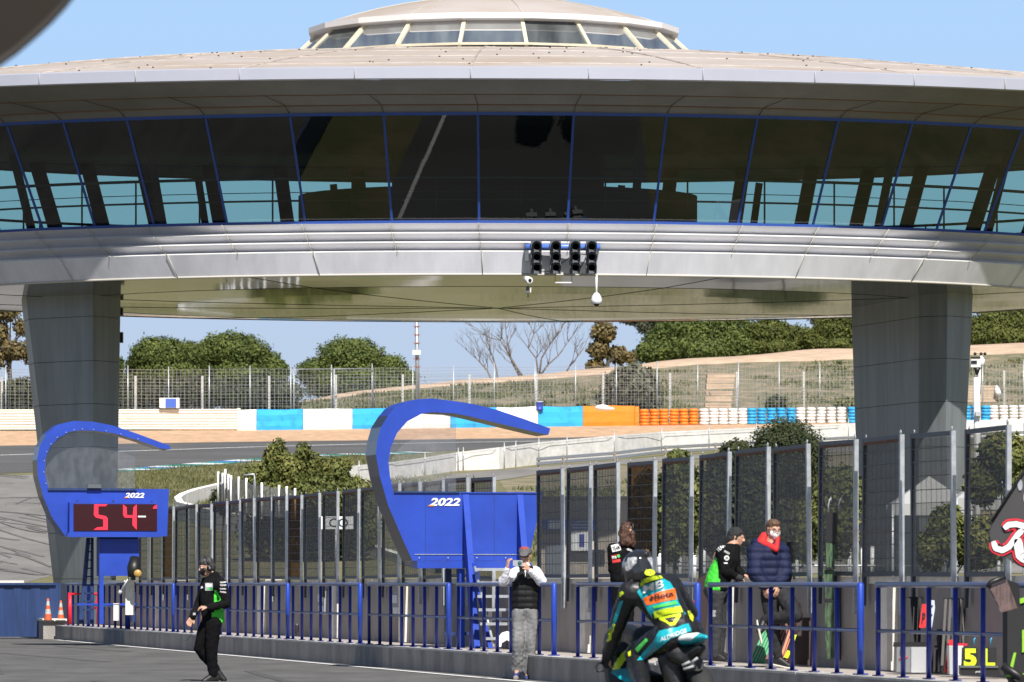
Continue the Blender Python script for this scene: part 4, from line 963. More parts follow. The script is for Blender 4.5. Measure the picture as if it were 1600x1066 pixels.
# signs behind the screens
z = 150; s = z/F
e = simple('info_sign', 'white sign with two dark letters behind the left screens', 'sign', P(528,817,z), [('plate', MB().box(P(525,817,z), (54*s,.05,20*s)), M_whitep), ('leg', MB().tube([P(525,827,z),P(525,905,z)], .04, 6), M_galv)])
put_text('sign_text', 'CO', M_blackm, e, P(529,817,z-.03), (1,0,0), (0,0,1), 30*s, 14*s, bold=.01)
z = 158; s = z/F
e = empty('service_hut', P(905,902,z), 'beige hut behind the screens right of the larger blue board', 'hut')
MB().box(P(915,842,z+1), (140*s,2,126*s)).build('wall', mat('beige_render', (.40,.35,.29), .85, var=.12), e); MB().box(P(915,778,z+1), (146*s,2.3,3*s)).build('roof', mat('hut_roof', (.3,.29,.27), .8), e)
MB().box(P(868,880,z-.05), (30*s,.05,56*s)).build('door', mat('grey_blue_door', (.15,.17,.2), .6), e)
MB().box(P(935,870,z-.05), (20*s,.05,22*s)).build('window', mat('dark_window', (.03,.03,.035), .2), e)
zs = z-.25
e = empty('hanging_sign', P(905,840,zs), 'blue and white header sign above a white plate numbered 1', 'sign')
MB().box(P(890,820,zs), (86*s,.05,16*s)).build('blue_header', mat('sign_blue', (.04,.10,.42), .5), e)
MB().box(P(866,820,zs-.03), (18*s,.01,13*s)).build('white_block', M_whitep, e)
for k, (y, ww) in enumerate(((815,28),(820,34),(825,30))): MB().box(P(909,y,zs-.03), (ww*s,.01,1.6*s)).build('line', M_whitep, e)
MB().box(P(909,845,zs), (33*s,.05,31*s)).build('white_plate', M_whitep, e)
put_text('number', '1', mat('deep_blue_ink', (.03,.04,.30), .6), e, P(909,845,zs-.03), (1,0,0), (0,0,1), 8*s, 20*s, bold=.03)
# low white posts
for i, (x, yt) in enumerate([(1011,846),(1030,850),(1062,850),(1085,850),(1100,848),(1245,852),(1265,852),(1327,857),(1348,857),(1363,855),(1440,853),(1510,858),(1535,860),(1560,858)]):
    z = 150; simple('white_post', 'short white post behind the screens, %s from the left' % ORD[i], 'post', P(x,905,z), [('shaft', MB().tube([P(x,908,z),P(x,yt,z)], .055, 8), M_whitep), ('cap', MB().ball(P(x,yt,z), (.06,.06,.03)), M_greyp)], 'short white posts in a row')
e = simple('low_tube_rail', 'pale tube rail linking the short white posts', 'rail', P(1300,884,149), [('tube', MB().tube([P(1000,884,149),P(1570,884,149)], .03, 6), M_galv)])
# gazebo roofs
for i, (xc, yp, hw) in enumerate(((1452,744,62),(1548,735,58))):
    z = 146-i*3; s = z/F; c = P(xc, yp+44, z+2); ap = P(xc, yp, z+2); M_can = mat('grey_canopy', (.33,.335,.33), .7)
    e = empty('gazebo', P(xc,905,z+2), ('grey peaked gazebo in front of the right pillar foot', 'grey peaked gazebo nearest the right edge')[i], 'gazebo', 'peaked grey gazebos')
    w_ = hw*s; cs = [c+Vector((sx*w_, sy*w_, 0)) for sx, sy in ((-1,-1),(1,-1),(1,1),(-1,1))]
    mb = MB(); mb.add([ap]+cs+[q+Vector((0,0,-.3)) for q in cs], [(0,1,2),(0,2,3),(0,3,4),(0,4,1)]+[(1+k, 5+k, 5+(k+1) % 4, 1+(k+1) % 4) for k in range(4)]); mb.build('canopy', M_can, e)
    for q in cs: MB().tube([Vector((q.x, q.y, terr(q.x,q.y))), q], .04, 6).build('leg', M_galv, e)
# weather mast
z = 140; s = z/F; e = empty('weather_station', P(1527,905,z), 'white weather station mast with spinning cups right of the right pillar', 'weather station')
MB().tube([P(1527,908,z),P(1527,665,z),P(1526,590,z)], [.10,.09,.075], 10).build('pole', M_whitep, e)
MB().tube([P(1531,616,z),P(1530,566,z)], .035, 8).build('side_pole', M_whitep, e)
mb = MB(); mb.box(P(1524,568,z), (15*s,.2,12*s)); mb.box(P(1522,566,z-.11), (9*s,.02,5*s), mi=1); mb.build('housing', [M_whitep, M_black], e)
MB().box(P(1524,559,z), (14*s,.25,2*s)).build('solar_plate', M_black, e)
MB().lathe([(.02,-.18),(.06,-.1),(.09,0),(.0,0)], P(1527,575,z), 10).build('sensor', M_black, e)
MB().tube([P(1534,572,z),P(1535,562,z),P(1533,556,z)], [.07,.06,.02], 8).build('wind_vane', M_whitep, e)
for x, y in ((1523.5,553),(1533,553),(1539,553)): MB().ball(P(x,y,z), .04).build('cup', M_black, e)
mb = MB(); mb.tube([P(1523,553,z),P(1539,553,z)], .008, 4); mb.build('cup_arm', M_black, e)
MB().box(P(1528,647,z-.1), (8*s,.2,7*s)).build('junction_box', M_greyp, e)
# ------------------------------------------------------------------ blue boards
ca, sa = math.cos(R(11.05)), math.sin(R(11.05))
U = Vector((ca, sa, 0)); BACK = Vector((-sa, ca, 0)); UP = Vector((0,0,1))
M_bluem = mat('matt_blue_paint', (.020,.060,.40), .7, var=.15, vscale=3, spec=.25)
class Board:
    def __init__(s, name, label, cat, xc, z): s.z = z; s.s = z/F; s.xc = xc; s.o = Vector(((xc-CX)*z/F, z, 0)); s.e = empty(name, s.o, label, cat)
    def p(s, x, y, d=0): return s.o+U*((x-s.xc)*s.s/ca)+UP*(EYE+(HZ-y)*s.s)+BACK*d
    def plate(s, pts, d0, d1): return MB().prism([s.p(x, y, d0) for x, y in pts], BACK*(d1-d0))
M_dig = mat('red_led_digit', (.7,.02,.05), .5, emit=((1,.01,.04), .35)); M_screen = mat('dark_red_screen', (.035,.006,.007), .25)
M_bolt = mat('bolt', (.55,.56,.6), .4, metal=.5)
B = Board('pit_board_stand', 'larger blue claw shaped board with fin legs, dated 2022', 'board', 735, 85)
outer = [(645,876.5),(630,844),(607,790),(594,745),(588,711),(590,690),(596,668),(607,650),(618,637),(630,630),(652,624.5),(675,623),(709,627),(743,632),(776,640),(821,655),(860,669),(857,679),(838,675)]
inner = [(799,666),(765,658),(731,650),(709,646),(675,644.5),(659,647),(637,659),(621,677),(611,700),(607.5,722.5),(610,745),(615.5,769.5)]
full = outer+inner+[(848,769.5),(826,876.5)]
mb = B.plate(full, 0, .9)
# side faces turned left or down take the dark edge colour
o = mb.build('arch_frame', [M_blue, M_rim], B.e)
me = o.data; off = ROOT[o.name]
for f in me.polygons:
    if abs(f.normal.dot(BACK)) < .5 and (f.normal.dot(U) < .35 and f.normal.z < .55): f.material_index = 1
B.plate([(652,877),(826,877),(826,888),(652,888)], -.02, .5).build('bottom_flange', M_blue, B.e)
B.plate([(607,700),(611,745),(616,769),(718,769),(718,648),(675,646),(650,650),(625,672)], .30, .315).build('clear_window', M_clear, B.e)
B.plate([(616,768),(718,768),(718,770.5),(616,770.5)], -.03, .0).build('window_rail', M_navy, B.e)
B.plate([(720,769),(848,769),(848,771),(720,771)], -.02, .0).build('top_strip', M_blue, B.e)
for (x0, yb) in ((723,1012),(808,1012)):
    pr = [(0, 771), (.95, yb), (.70, yb), (0, 830)]
    mb = MB(); mb.prism([B.p(x0, y, -d) for d, y in pr], U*.09); mb.prism([B.p(x0-4, 889, .05), B.p(x0-4, yb, .05), B.p(x0-4, yb, .28), B.p(x0-4, 889, .28)], U*.08)
    mb.build('fin_leg', M_bluem, B.e)
    MB().prism([B.p(x0+6, 880, -.45), B.p(x0+22, yb, -.93), B.p(x0+31, yb, -.95), B.p(x0+12, 880, -.5)], BACK*.05).build('leg_stay', M_bluem, B.e)
mb = MB(); mb.prism([B.p(708,889,.6), B.p(717,889,.6), B.p(717,1012,.6), B.p(708,1012,.6)], BACK*.12); mb.build('rear_leg', M_navy, B.e)
mb = MB(); mb.prism([B.p(700,988,.3), B.p(745,988,.3), B.p(745,993,.3), B.p(700,993,.3)], BACK*.06); mb.build('cross_brace', M_navy, B.e)
mb = MB(); mb.prism([B.p(648,866,-.012), B.p(826,866,-.012), B.p(826,867,-.012), B.p(648,867,-.012)], BACK*.01); mb.build('weld_line', M_galv, B.e)
put_text('year_lettering', '2022', M_white, B.e, B.p(695,784.5,-.012), U, UP, 49*B.s, 12.5*B.s, shear=.25, bold=.035)
mb = MB(); mb.prism([B.p(669.5,789.5,-.016), B.p(678,789.5,-.016), B.p(678,791.2,-.016), B.p(669.5,791.2,-.016)], BACK*.003); mb.build('orange_dash', mat('orange_ink', (.9,.25,.03), .5), B.e)
mb = MB(); mb.prism([B.p(723,778,-.012), B.p(727,785,-.012), B.p(729,790,-.012), B.p(724,787,-.012)], BACK*.003); mb.build('white_mark', M_white, B.e)
mb = MB()
for i in range(1, 15): 
    x, y = inner[min(11, i*11//14)]
for x in (665,772): B.plate([(x,772),(x+.5,772),(x+.5,876),(x,876)], -.006, -.002).build('panel_seam', M_navy, B.e)
for i, (x, y) in enumerate([(655,872),(700,872),(745,872),(790,872),(822,872)]): MB().ball(B.p(x,y,-.005), .012, 6, 4).build('rivet', M_bolt, B.e)
# second board, with the display
B = Board('timing_board', 'smaller blue claw shaped board with red digits 54 on a dark display', 'timing board', 160, 116)
outer = [(103,838),(82,808),(69,776.6),(61,745),(59.7,718.8),(63.6,698),(74,679),(92.5,663.6),(116,658),(145,659),(176.6,665),(208,675.5),(239.6,687),(265,696.5),(264.5,701.7),(250,700.4)]
inner = [(213,687),(176.6,676.8),(150,673.6),(126.7,672.8),(111,674.7),(92.5,684.6),(79.4,699),(72.8,716),(71.5,739.8),(76.8,763.8)]
o = B.plate(outer+inner+[(263,764),(260,838)], 0, .9).build('arch_frame', [M_blue, M_rim], B.e)
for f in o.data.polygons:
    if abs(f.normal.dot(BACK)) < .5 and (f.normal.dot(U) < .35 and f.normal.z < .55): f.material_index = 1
B.plate([(76,763),(213,763),(213,766.5),(76,766.5)], -.04, .0).build('window_rail', M_navy, B.e)
B.plate([(72,720),(73,742),(77,763),(213,763),(213,688),(176,678),(126,674),(105,680),(85,696)], .30, .315).build('clear_window', M_clear, B.e)
B.plate([(104,833),(245,833),(245,839.5),(104,839.5)], -.30, -.05).build('bottom_flange', M_blue, B.e)
fo = [(107,785.5),(243.5,785.5),(243.5,833),(107,833)]
dsp = B.plate(fo, -.28, -.001).build('display_case', M_blue, B.e)
B.plate([(113,788),(241.5,788),(241.5,830),(113,830)], -.295, -.281).build('display_screen', M_screen, dsp)
def seg(pts, nm='digit'): B.plate(pts, -.305, -.296).build(nm, M_dig, dsp)
seg([(144.5,788.5),(165.5,788.5),(162,791.5),(151,791.5),(151,804.5),(163,807),(165.5,811),(165.5,828.3),(143.5,828.3),(149,824.5),(158.5,823.5),(158.5,812),(147,809),(144,805)])
seg([(189,788.5),(194.5,793),(195,805),(204,805.5),(205,793),(210,788.5),(210,828),(203.5,821),(203.5,809.5),(191.5,809),(189,805)])
seg([(241,788.5),(241,795),(234.5,795),(237,791)])
B.plate([(212,806.2),(224,806.2),(224,808.6),(212,808.6)], -.305, -.296).build('painted_reflection', M_whitep, dsp)  # white strip painted in as a reflection on the screen
for x in (119,175,234): MB().box(B.p(x,784,-.2), (.05,.05,.05)).build('bolt', M_navy, B.e)
inn = inner[::-1]
for i in range(26):
    t = i/25*(len(inner)-1); k = min(int(t), len(inner)-2); f = t-k; x = inner[k][0]*(1-f)+inner[k+1][0]*f; y = inner[k][1]*(1-f)+inner[k+1][1]*f
    cx_, cy_ = 140, 725; dx, dy = x-cx_, y-cy_; L_ = math.hypot(dx, dy); 
    if i % 2 == 0: MB().ball(B.p(x+dx/L_*2, y+dy/L_*2, -.01), .012, 6, 4).build('bolt', M_bolt, B.e)
put_text('year_lettering', '2022', M_white, B.e, B.p(209.5,774,-.012), U, UP, 31*B.s, 8*B.s, shear=.25, bold=.035)
mb = B.plate([(194,776.8),(200,776.8),(200,778.2),(194,778.2)], -.018, -.014); mb.build('orange_dash', MATS['orange_ink'], B.e)
B.plate([(137,757),(156,757),(158,763),(136,763)], -.1, .12).build('lamp_box', M_dkgrey, B.e)
B.plate([(155.5,842),(216.5,842),(216.5,900),(155.5,900)], .0, .5).build('cabinet', M_blue, B.e)
B.plate([(155.5,839),(216.5,839),(216.5,842.4),(155.5,842.4)], .05, .45).build('cabinet_neck', M_navy, B.e)
for x in (155.5,): B.plate([(x,900),(x+6.5,900),(x+6.5,975),(x,975)], .0, .15).build('leg', M_blue, B.e)
B.plate([(208,900),(214,900),(214,972),(208,972)], .3, .5).build('leg', M_navy, B.e)
B.plate([(122,943),(216,943),(216,946),(122,946)], .2, .3).build('cross_bar', M_blue, B.e)
lad = [[(141,840),(147,840),(136,975),(129,975)], [(148,840),(152,840),(152,975),(147,975)]]
for q in lad: B.plate(q, .6, .7).build('support_post', M_navy, B.e)
for k in range(9): B.plate([(143-k*1.0,848+k*13),(151,848+k*13),(151,850+k*13),(143-k*1.0,850+k*13)], .6, .68).build('rung', M_navy, B.e)
# warning lamp and things at its foot
z = 112; s = z/F
simple('warning_lamp', 'round amber lamp with black hooded housing right of the timing board', 'lamp', P(213,900,z), [('housing', MB().tube([P(209,902,z),P(209,888,z),P(211,872,z+.1)], [.12,.14,.10], 8), M_black), ('lens', MB().lathe([(0,.0),(.07,.0),(.075,-.02)], P(215,896,z-.2), 18, M=Matrix.Rotation(R(90),3,'X')), mat('amber_lens', (.45,.27,.07), .4))])
simple('white_cabinet', 'white cabinet beside the foot of the timing board', 'cabinet', P(203,975,z), [('body', MB().box(P(203,935,z+.5), (12*s,.4,52*s)), M_cream), ('top', MB().box(P(203,908,z+.5), (16*s,.5,2.5*s)), M_cream)])
simple('low_white_box', 'low white box standing on the pavement under the timing board', 'box', P(182,970,z+3), [('body', MB().box(P(182,957,z+3), (8*s,.3,26*s)), M_whitep), ('lid', MB().box(P(182,943.5,z+3), (8.6*s,.34,1.4*s)), M_cream)])
e = empty('folded_parasol', P(195,905,z), 'thin pale pole leaning right beside the timing board foot', 'pole')
MB().tube([P(188,925,z),P(201,903,z)], .02, 6).build('pole', M_galv, e); MB().tube([P(186,928,z),P(189,923,z)], .04, 6).build('tip', M_greyp, e)
# red hoop
z = 126; s = z/F
M_red = mat('red_paint', (.75,.02,.04), .45)
e = empty('red_frame', P(133,972,z), 'red tubular barrier frame standing behind the first railing section', 'frame')
MB().tube([P(109,976,z),P(109,928,z),P(154,928,z),P(154,976,z)], .055, 8).build('hoop', M_red, e); MB().tube([P(154,930,z),P(148,952,z)], .03, 6).build('brace', M_red, e)
# blue end wall
z = 131; e = empty('blue_barrier_wall', P(20,990,z), 'dark blue ribbed barrier wall at the far left end of the pit lane', 'barrier')
mb = MB(); xs_ = [(-700+i*14) for i in range(58)]
for i, x in enumerate(xs_):
    if x < 88: mb.box(P(x,953,z+(.02 if i % 2 else 0)), (14.1*z/F,.12,1.24), None)
mb.build('ribbed_panel', M_navy, e)
MB().box(P(-310,913,z), (796*z/F,.26,.04)).build('top_cap', M_navy, e)
MB().box(P(-300,909.5,z+.6), (680*z/F,.3,.07)).build('white_ledge', M_cream, e)
MB().prism([P(88,911,z), P(88,993,z), P(98,985,z+9), P(98,913,z+9)], (0.1,0,0)).build('side_panel', M_navy, e)
# cones
M_greyw = mat('dirty_white_band', (.45,.44,.42), .6, var=.2, vscale=20)
def cone(x, yb, z, label, sc=1.0):
    b = P(x, yb, z); e = empty('traffic_cone', b, label, 'cone', 'orange and white traffic cones')
    Mo = mat('cone_orange', (.55,.10,.03), .6); H = .72*sc; r = lambda t: .135*sc*(1-t)+.03*sc*t
    for t0, t1, m, nm in ((0,.28,Mo,'lower_band'),(.28,.50,M_greyw,'reflective_band'),(.50,.66,Mo,'middle_band'),(.66,.88,M_greyw,'reflective_band'),(.88,1.0,Mo,'tip')):
        MB().lathe([(r(t0),.03+H*t0),(r(t1),.03+H*t1)]+([(.0,.03+H*t1)] if t1 == 1 else []), b, 16).build(nm, m, e)
    MB().box(b+Vector((0,0,.015)), (.36*sc,.36*sc,.03)).build('base', mat('cone_base', (.05,.04,.04), .8), e)
cone(75,971,128.5,'traffic cone standing in front of the dark blue wall',.68)
cone(95,971,130,'traffic cone half hidden behind the first railing bars',.62)
# ladder and chair
z = 83.5; s = z/F
e = empty('step_ladder', P(770,1010,z), 'silver step stand with broad treads behind the man taking a photo', 'steps')
for i, (x0, x1, y) in enumerate(((742,792,890),(745,795,911),(746,798,932),(748,800,953),(750,802,975),(757,806,998))): MB().box(P((x0+x1)/2, y, z+.7-i*.13), ((x1-x0)*s,.16,4.4*s)).build('tread', M_galv, e)
MB().tube([P(742,886,z+.9),P(772,1011,z)], .022, 6).build('side_rail', M_galv, e); MB().tube([P(792,886,z+.9),P(812,1011,z)], .022, 6).build('side_rail', M_galv, e)
MB().tube([P(773,998,z+.1),P(774,1012,z+.1)], .03, 6).build('foot', M_galv, e)
e = empty('plastic_stool', P(792,1011,z-.6), 'white arched plastic stool beside the silver steps', 'stool')
zz = z-.7; a_ = [(779,1011),(779,995),(784,989),(792,986.5),(800,989),(805,995),(805,1011),(801,1011),(800,1005),(792,1000),(784,1005),(783,1011)]
MB().prism([P(x,y,zz) for x,y in a_], (0,.4,0)).build('seat', M_whitep, e)
for (xx0, xx1) in ((763,769),(778,784)): MB().box(P((xx0+xx1)/2, 966, z+.75), ((xx1-xx0)*s,.04,24*s)).build('leg_panel', M_cream, e)
simple('drink_can', 'small dark drink can on the pavement behind the railing', 'can', P(464,990,94), [('body', MB().lathe([(0,0),(.033,.0),(.036,.01),(.036,.15),(.028,.165),(0,.165)], P(464,991,95), 12), mat('dark_can', (.03,.02,.03), .3)), ('lid', MB().lathe([(0,.168),(.028,.168),(.028,.16)], P(464,991,95), 12), M_galv)])
# ------------------------------------------------------------------ people
def hullseg(bm, a, ra, b, rb, M=None):
    t = bmesh.new()
    for c, r in ((a, ra), (b, rb)):
        c = Vector(c); r = Vector((r, r, r)) if isinstance(r, (int, float)) else Vector(r)
        for i in range(1, 8):
            ph = math.pi*i/8
            for k in range(12):
                th = 2*math.pi*k/12; v = Vector((r.x*math.sin(ph)*math.cos(th), r.y*math.sin(ph)*math.sin(th), r.z*math.cos(ph))); t.verts.new(c+(M@v if M else v))
        for sg in (-1, 1): v = Vector((0,0,sg*r.z)); t.verts.new(c+(M@v if M else v))
    res = bmesh.ops.convex_hull(t, input=t.verts)
    bmesh.ops.delete(t, geom=[v for v in t.verts if not v.link_faces], context='VERTS')
    me = bpy.data.meshes.new('h'); t.to_mesh(me); t.free(); bm.from_mesh(me); bpy.data.meshes.remove(me)
def blob(name, segs, mats, parent, voxel=.012, smooth=4, paint=None, disp=None, M=None):
    bm = bmesh.new()
    for sg in segs: hullseg(bm, sg[0], sg[1], sg[2], sg[3], sg[4] if len(sg) > 4 else M)
    me = bpy.data.meshes.new(name); bm.to_mesh(me); bm.free()
    o = bpy.data.objects.new(name, me); COL.objects.link(o)
    md = o.modifiers.new('r', 'REMESH'); md.mode = 'VOXEL'; md.voxel_size = voxel
    ms = o.modifiers.new('s', 'SMOOTH'); ms.factor = .5; ms.iterations = smooth
    bpy.context.view_layer.update(); dg = bpy.context.evaluated_depsgraph_get(); nm = bpy.data.meshes.new_from_object(o.evaluated_get(dg)); bpy.data.objects.remove(o)
    nm.name = name; nm.materials.clear()
    for m in (mats if isinstance(mats, list) else [mats]): nm.materials.append(m)
    if disp:
        nv = [v.normal.copy() for v in nm.vertices]
        for v, n in zip(nm.vertices, nv): v.co += n*disp(v.co, n)
    nm.polygons.foreach_set('use_smooth', [True]*len(nm.polygons))
    mi = [0]*len(nm.polygons)
    if paint:
        for i, f in enumerate(nm.polygons): mi[i] = paint(f.center, f.normal)
    nm.polygons.foreach_set('material_index', mi)
    return link(name, nm, parent)
def wrinkle(amp=.008, sc=9, dirz=.5):
    return lambda c, n: amp*noise.noise(Vector((c.x*sc, c.y*sc, c.z*sc*dirz)))+amp*.5*noise.noise(c*sc*2.7)
def hand(segs, wrist, fdir, palm_n, side, curl=.6, sc=1.0, thumb=True):
    f = Vector(fdir).normalized(); n = Vector(palm_n); n = (n-f*n.dot(f)).normalized(); w_ = f.cross(n)*side
    wr = Vector(wrist); pe = wr+f*.085*sc
    for k in (-1, 1): segs.append((wr+w_*k*.012*sc, .020*sc, pe+w_*k*.026*sc, .015*sc))
    segs.append((wr+w_*.012*sc, .020*sc, pe+w_*.0*sc, .015*sc))
    for i, (off, L) in enumerate(((-.033,.062),(-.011,.074),(.011,.070),(.032,.054))):
        b = pe+w_*off*sc; a1 = curl*.6; d1 = f*math.cos(a1)+n*math.sin(a1)+w_*off*2.2; d1.normalize(); m = b+d1*L*.5*sc
        a2 = curl*1.5; d2 = (f*math.cos(a2)+n*math.sin(a2)).normalized(); e = m+d2*L*.5*sc
        segs.append((b, .0095*sc, m, .0090*sc)); segs.append((m, .0090*sc, e, .0075*sc))
    if thumb:
        b = wr+f*.03*sc-w_*.028*sc; d = (f*.7-w_*.6+n*.35).normalized(); m = b+d*.035*sc; e = m+(f*.85-w_*.1+n*.5).normalized()*.032*sc
        segs.append((b, .014*sc, m, .0105*sc)); segs.append((m, .0105*sc, e, .0085*sc))
def head_segs(c, yaw, pitch=0, sc=1.0):
    Mh = Matrix.Rotation(yaw, 3, 'Z')@Matrix.Rotation(pitch, 3, 'X'); c = Vector(c)
    fr = lambda x, y, z: c+Mh@Vector((x*sc, y*sc, z*sc))   # local: -y is forward
    S = [(fr(0,.012,.025), (.074*sc,.090*sc,.088*sc), fr(0,.0,-.005), (.070*sc,.085*sc,.080*sc), Mh),
         (fr(0,-.01,-.02), (.062*sc,.075*sc,.05*sc), fr(0,-.035,-.085), (.036*sc,.036*sc,.026*sc), Mh),
         (fr(0,-.082,.012), .010*sc, fr(0,-.100,-.020), .0135*sc), (fr(-.012,-.086,-.026), .010*sc, fr(.012,-.086,-.026), .010*sc),
         (fr(-.018,-.074,-.056), .009*sc, fr(.018,-.074,-.056), .009*sc), (fr(-.03,-.072,.026), .012*sc, fr(.03,-.072,.026), .012*sc),
         (fr(-.074,.008,.012), (.008*sc,.016*sc,.014*sc), fr(-.072,.004,-.022), (.007*sc,.011*sc,.012*sc), Mh), (fr(.074,.008,.012), (.008*sc,.016*sc,.014*sc), fr(.072,.004,-.022), (.007*sc,.011*sc,.012*sc), Mh)]
    return S, fr, Mh
def eyes(parent, fr, sc=1.0):
    for sx in (-1, 1):
        mb = MB(); mb.ball(fr(sx*.031,-.074,.006), .011*sc, 10, 6); o = mb.build('eye', M_eye, parent)
        MB().ball(fr(sx*.031,-.0825,.006), .0055*sc, 8, 5).build('iris', M_blackm, o)
        MB().tube([fr(sx*.018,-.086,.028), fr(sx*.033,-.088,.032), fr(sx*.047,-.078,.028)], .0035*sc, 5).build('eyebrow', M_hairdk, parent)
M_hairdk = mat('dark_grey_hair', (.05,.045,.045), .6, var=.5, vscale=60); M_hairbr = mat('auburn_hair', (.075,.03,.016), .7, var=.6, vscale=30, stretch=(3,3,.6)); M_hairsh = mat('short_brown_hair', (.11,.06,.035), .7, var=.4, vscale=60)
M_blkcloth = mat('black_cloth', (.007,.007,.008), .95, var=.3, vscale=14, spec=.15); M_green = mat('bright_green_cloth', (.06,.62,.04), .7); M_blktr = mat('black_trousers', (.005,.005,.006), .95, spec=.12)
M_shoe = mat('black_shoe', (.012,.012,.012), .5); M_denim = mat('grey_denim', (.20,.20,.205), .85, var=.35, vscale=11, stretch=(1,1,.5)); M_vest = mat('black_quilted_vest', (.008,.008,.009), .65, spec=.25)
M_shirt = mat('white_shirt', (.72,.72,.78), .8, var=.1, vscale=10); M_navyj = mat('navy_puffer_jacket', (.010,.015,.050), .7, var=.2, vscale=8, spec=.25); M_redc = mat('red_cloth', (.62,.02,.02), .75)
M_gtr = mat('dark_grey_trousers', (.028,.028,.031), .9, var=.3, vscale=10, spec=.2); M_maskw = mat('white_mask', (.80,.80,.80), .7); M_sole = mat('pale_shoe_sole', (.65,.62,.56), .7)
def bodyperson(name, label, z0, J, yaw, pitch, skin=M_skin, hsc=1.0, hands=(), female=False):
    g = lambda k: P(*J[k][:2], z0+(J[k][2] if len(J[k]) > 2 else 0))
    hc = g('head'); S, fr, Mh = head_segs(hc, yaw, pitch, hsc)
    nk = g('neck'); S.append((hc+Vector((0,.01,-.05)), .055, nk, .062))
    ch, pe = g('chest'), g('pelvis')
    S += [(nk, (.07,.07,.05), ch, (.14,.10,.14)), (ch, (.14,.10,.12), pe, (.14,.10,.10))]
    for s_ in ('l', 'r'):
        sh, el, wr = g(s_+'sh'), g(s_+'el'), g(s_+'wr'); S += [(sh, .055, el, .040), (el, .040, wr, .027), (ch, .08, sh, .055)]
        hp, kn, an, to = g(s_+'hip'), g(s_+'kn'), g(s_+'an'), g(s_+'to'); S += [(hp, .085, kn, .055), (kn, .055, an, .038), (an, .04, to, .03), (pe, .10, hp, .085)]
    for (k, fd, pn, sd_, cu) in hands: hand(S, g(k+'wr'), fd, pn, sd_, cu, 1.0)
    root = P(J['lan'][0], 912, z0); base_ = Vector((pe.x, pe.y, min(g('lan').z, g('ran').z)-.08)); 
    me_o = blob(name, S, skin, None, .0075, 3)
    me_o.location = base_; me_o.data.transform(Matrix.Translation(-base_)); ROOT[me_o.name] = base_
    tag(me_o, label, 'person'); return me_o, g, fr, Mh
def shoe(name, an, to, parent, m=None, w=.045, sole=M_sole):
    an = Vector(an); to = Vector(to); d = (to-an); heel = an-Vector((d.x, d.y, 0)).normalized()*.05+Vector((0,0,-.035))
    blob(name, [(an+Vector((0,0,-.01)), .048, heel, .042), (heel, .042, to, (.042,.042,.032)), (an, .048, to, (.04,.04,.03))], m or M_shoe, parent, .009, 3)
def soleplate(an, to, parent, m=M_sole):
    an = Vector(an); to = Vector(to); d = to-an; heel = an-Vector((d.x, d.y, 0)).normalized()*.055+Vector((0,0,-.068)); blob('sole', [(heel, (.045,.045,.014), to+Vector((0,0,-.026)), (.043,.043,.012))], m, parent, .008, 2)
def decal(name, poly, m, parent, target, off=.006, sub=.02, zref=None, up=(0,0,1)):
    # small cloth patch laid on the surface of a garment: polygon points (picture units) dropped onto the mesh
    tl_ = ROOT.get(target.name, Vector((0,0,0))); bv = BVHTree.FromPolygons([v.co+tl_ for v in target.data.vertices], [tuple(p.vertices) for p in target.data.polygons])
    if isinstance(poly, bpy.types.Mesh): me = poly; pts2 = [(v.co.x, v.co.y) for v in me.vertices]; faces = [tuple(p.vertices) for p in me.polygons]
    else:
        xs_ = [p[0] for p in poly]; ys_ = [p[1] for p in poly]; pts2 = list(poly); faces = [tuple(t) for t in tessellate_polygon([[Vector((x, y, 0)) for x, y in poly]])]
    bm = bmesh.new(); vv = [bm.verts.new((x, y, 0)) for x, y in pts2]
    for f in faces:
        try: bm.faces.new([vv[i] for i in f])
        except Exception: pass
    for _ in range(3):
        ed = [e_ for e_ in bm.edges if e_.calc_length() > sub*F/zref]
        if not ed: break
        bmesh.ops.subdivide_edges(bm, edges=ed, cuts=1); bmesh.ops.triangulate(bm, faces=bm.faces)
    eye = Vector((0,0,EYE)); last = None; ok = True; out = []
    for v in bm.verts:
        d = (P(v.co.x, v.co.y, 10)-eye).normalized(); h = bv.ray_cast(eye, d)
        if h[0] is None:
            h2 = bv.find_nearest(P(v.co.x, v.co.y, zref)); out.append(h2[0]+h2[1]*off)
        else: out.append(h[0]-d*off)
    for v, c in zip(bm.verts, out): v.co = c
    me = bpy.data.meshes.new(name); bm.to_mesh(me); bm.free(); me.polygons.foreach_set('use_smooth', [True]*len(me.polygons)); return link(name, me, parent, m)
def tdecal(name, body, m, parent, target, cx, cy, w_, h_, ang=0, zref=50, shear=0, bold=.02, off=.009):
    me = text_mesh(body, 1.0, shear, 0, bold); vs = [v.co.copy() for v in me.vertices]; x0 = min(v.x for v in vs); x1 = max(v.x for v in vs); y0 = min(v.y for v in vs); y1 = max(v.y for v in vs)
    c, s_ = math.cos(R(ang)), math.sin(R(ang))
    for v, q in zip(me.vertices, vs):
        a = ((q.x-(x0+x1)/2)/(x1-x0))*w_; b = -((q.y-(y0+y1)/2)/(y1-y0))*h_; v.co = (cx+a*c+b*s_, cy-a*s_+b*c, 0)
    return decal(name, me, m, parent, target, off, .03, zref)
def quad(cx, cy, w_, h_, ang=0):
    c, s_ = math.cos(R(ang)), math.sin(R(ang)); return [(cx+a*w_/2*c+b*h_/2*s_, cy-a*w_/2*s_+b*h_/2*c) for a, b in ((-1,-1),(1,-1),(1,1),(-1,1))]
M_wht = mat('white_print', (.75,.75,.75), .6); M_gprint = mat('green_print', (.05,.5,.1), .6); M_grprint = mat('grey_print', (.35,.35,.36), .6); M_redprint = mat('red_print', (.6,.04,.04), .6)
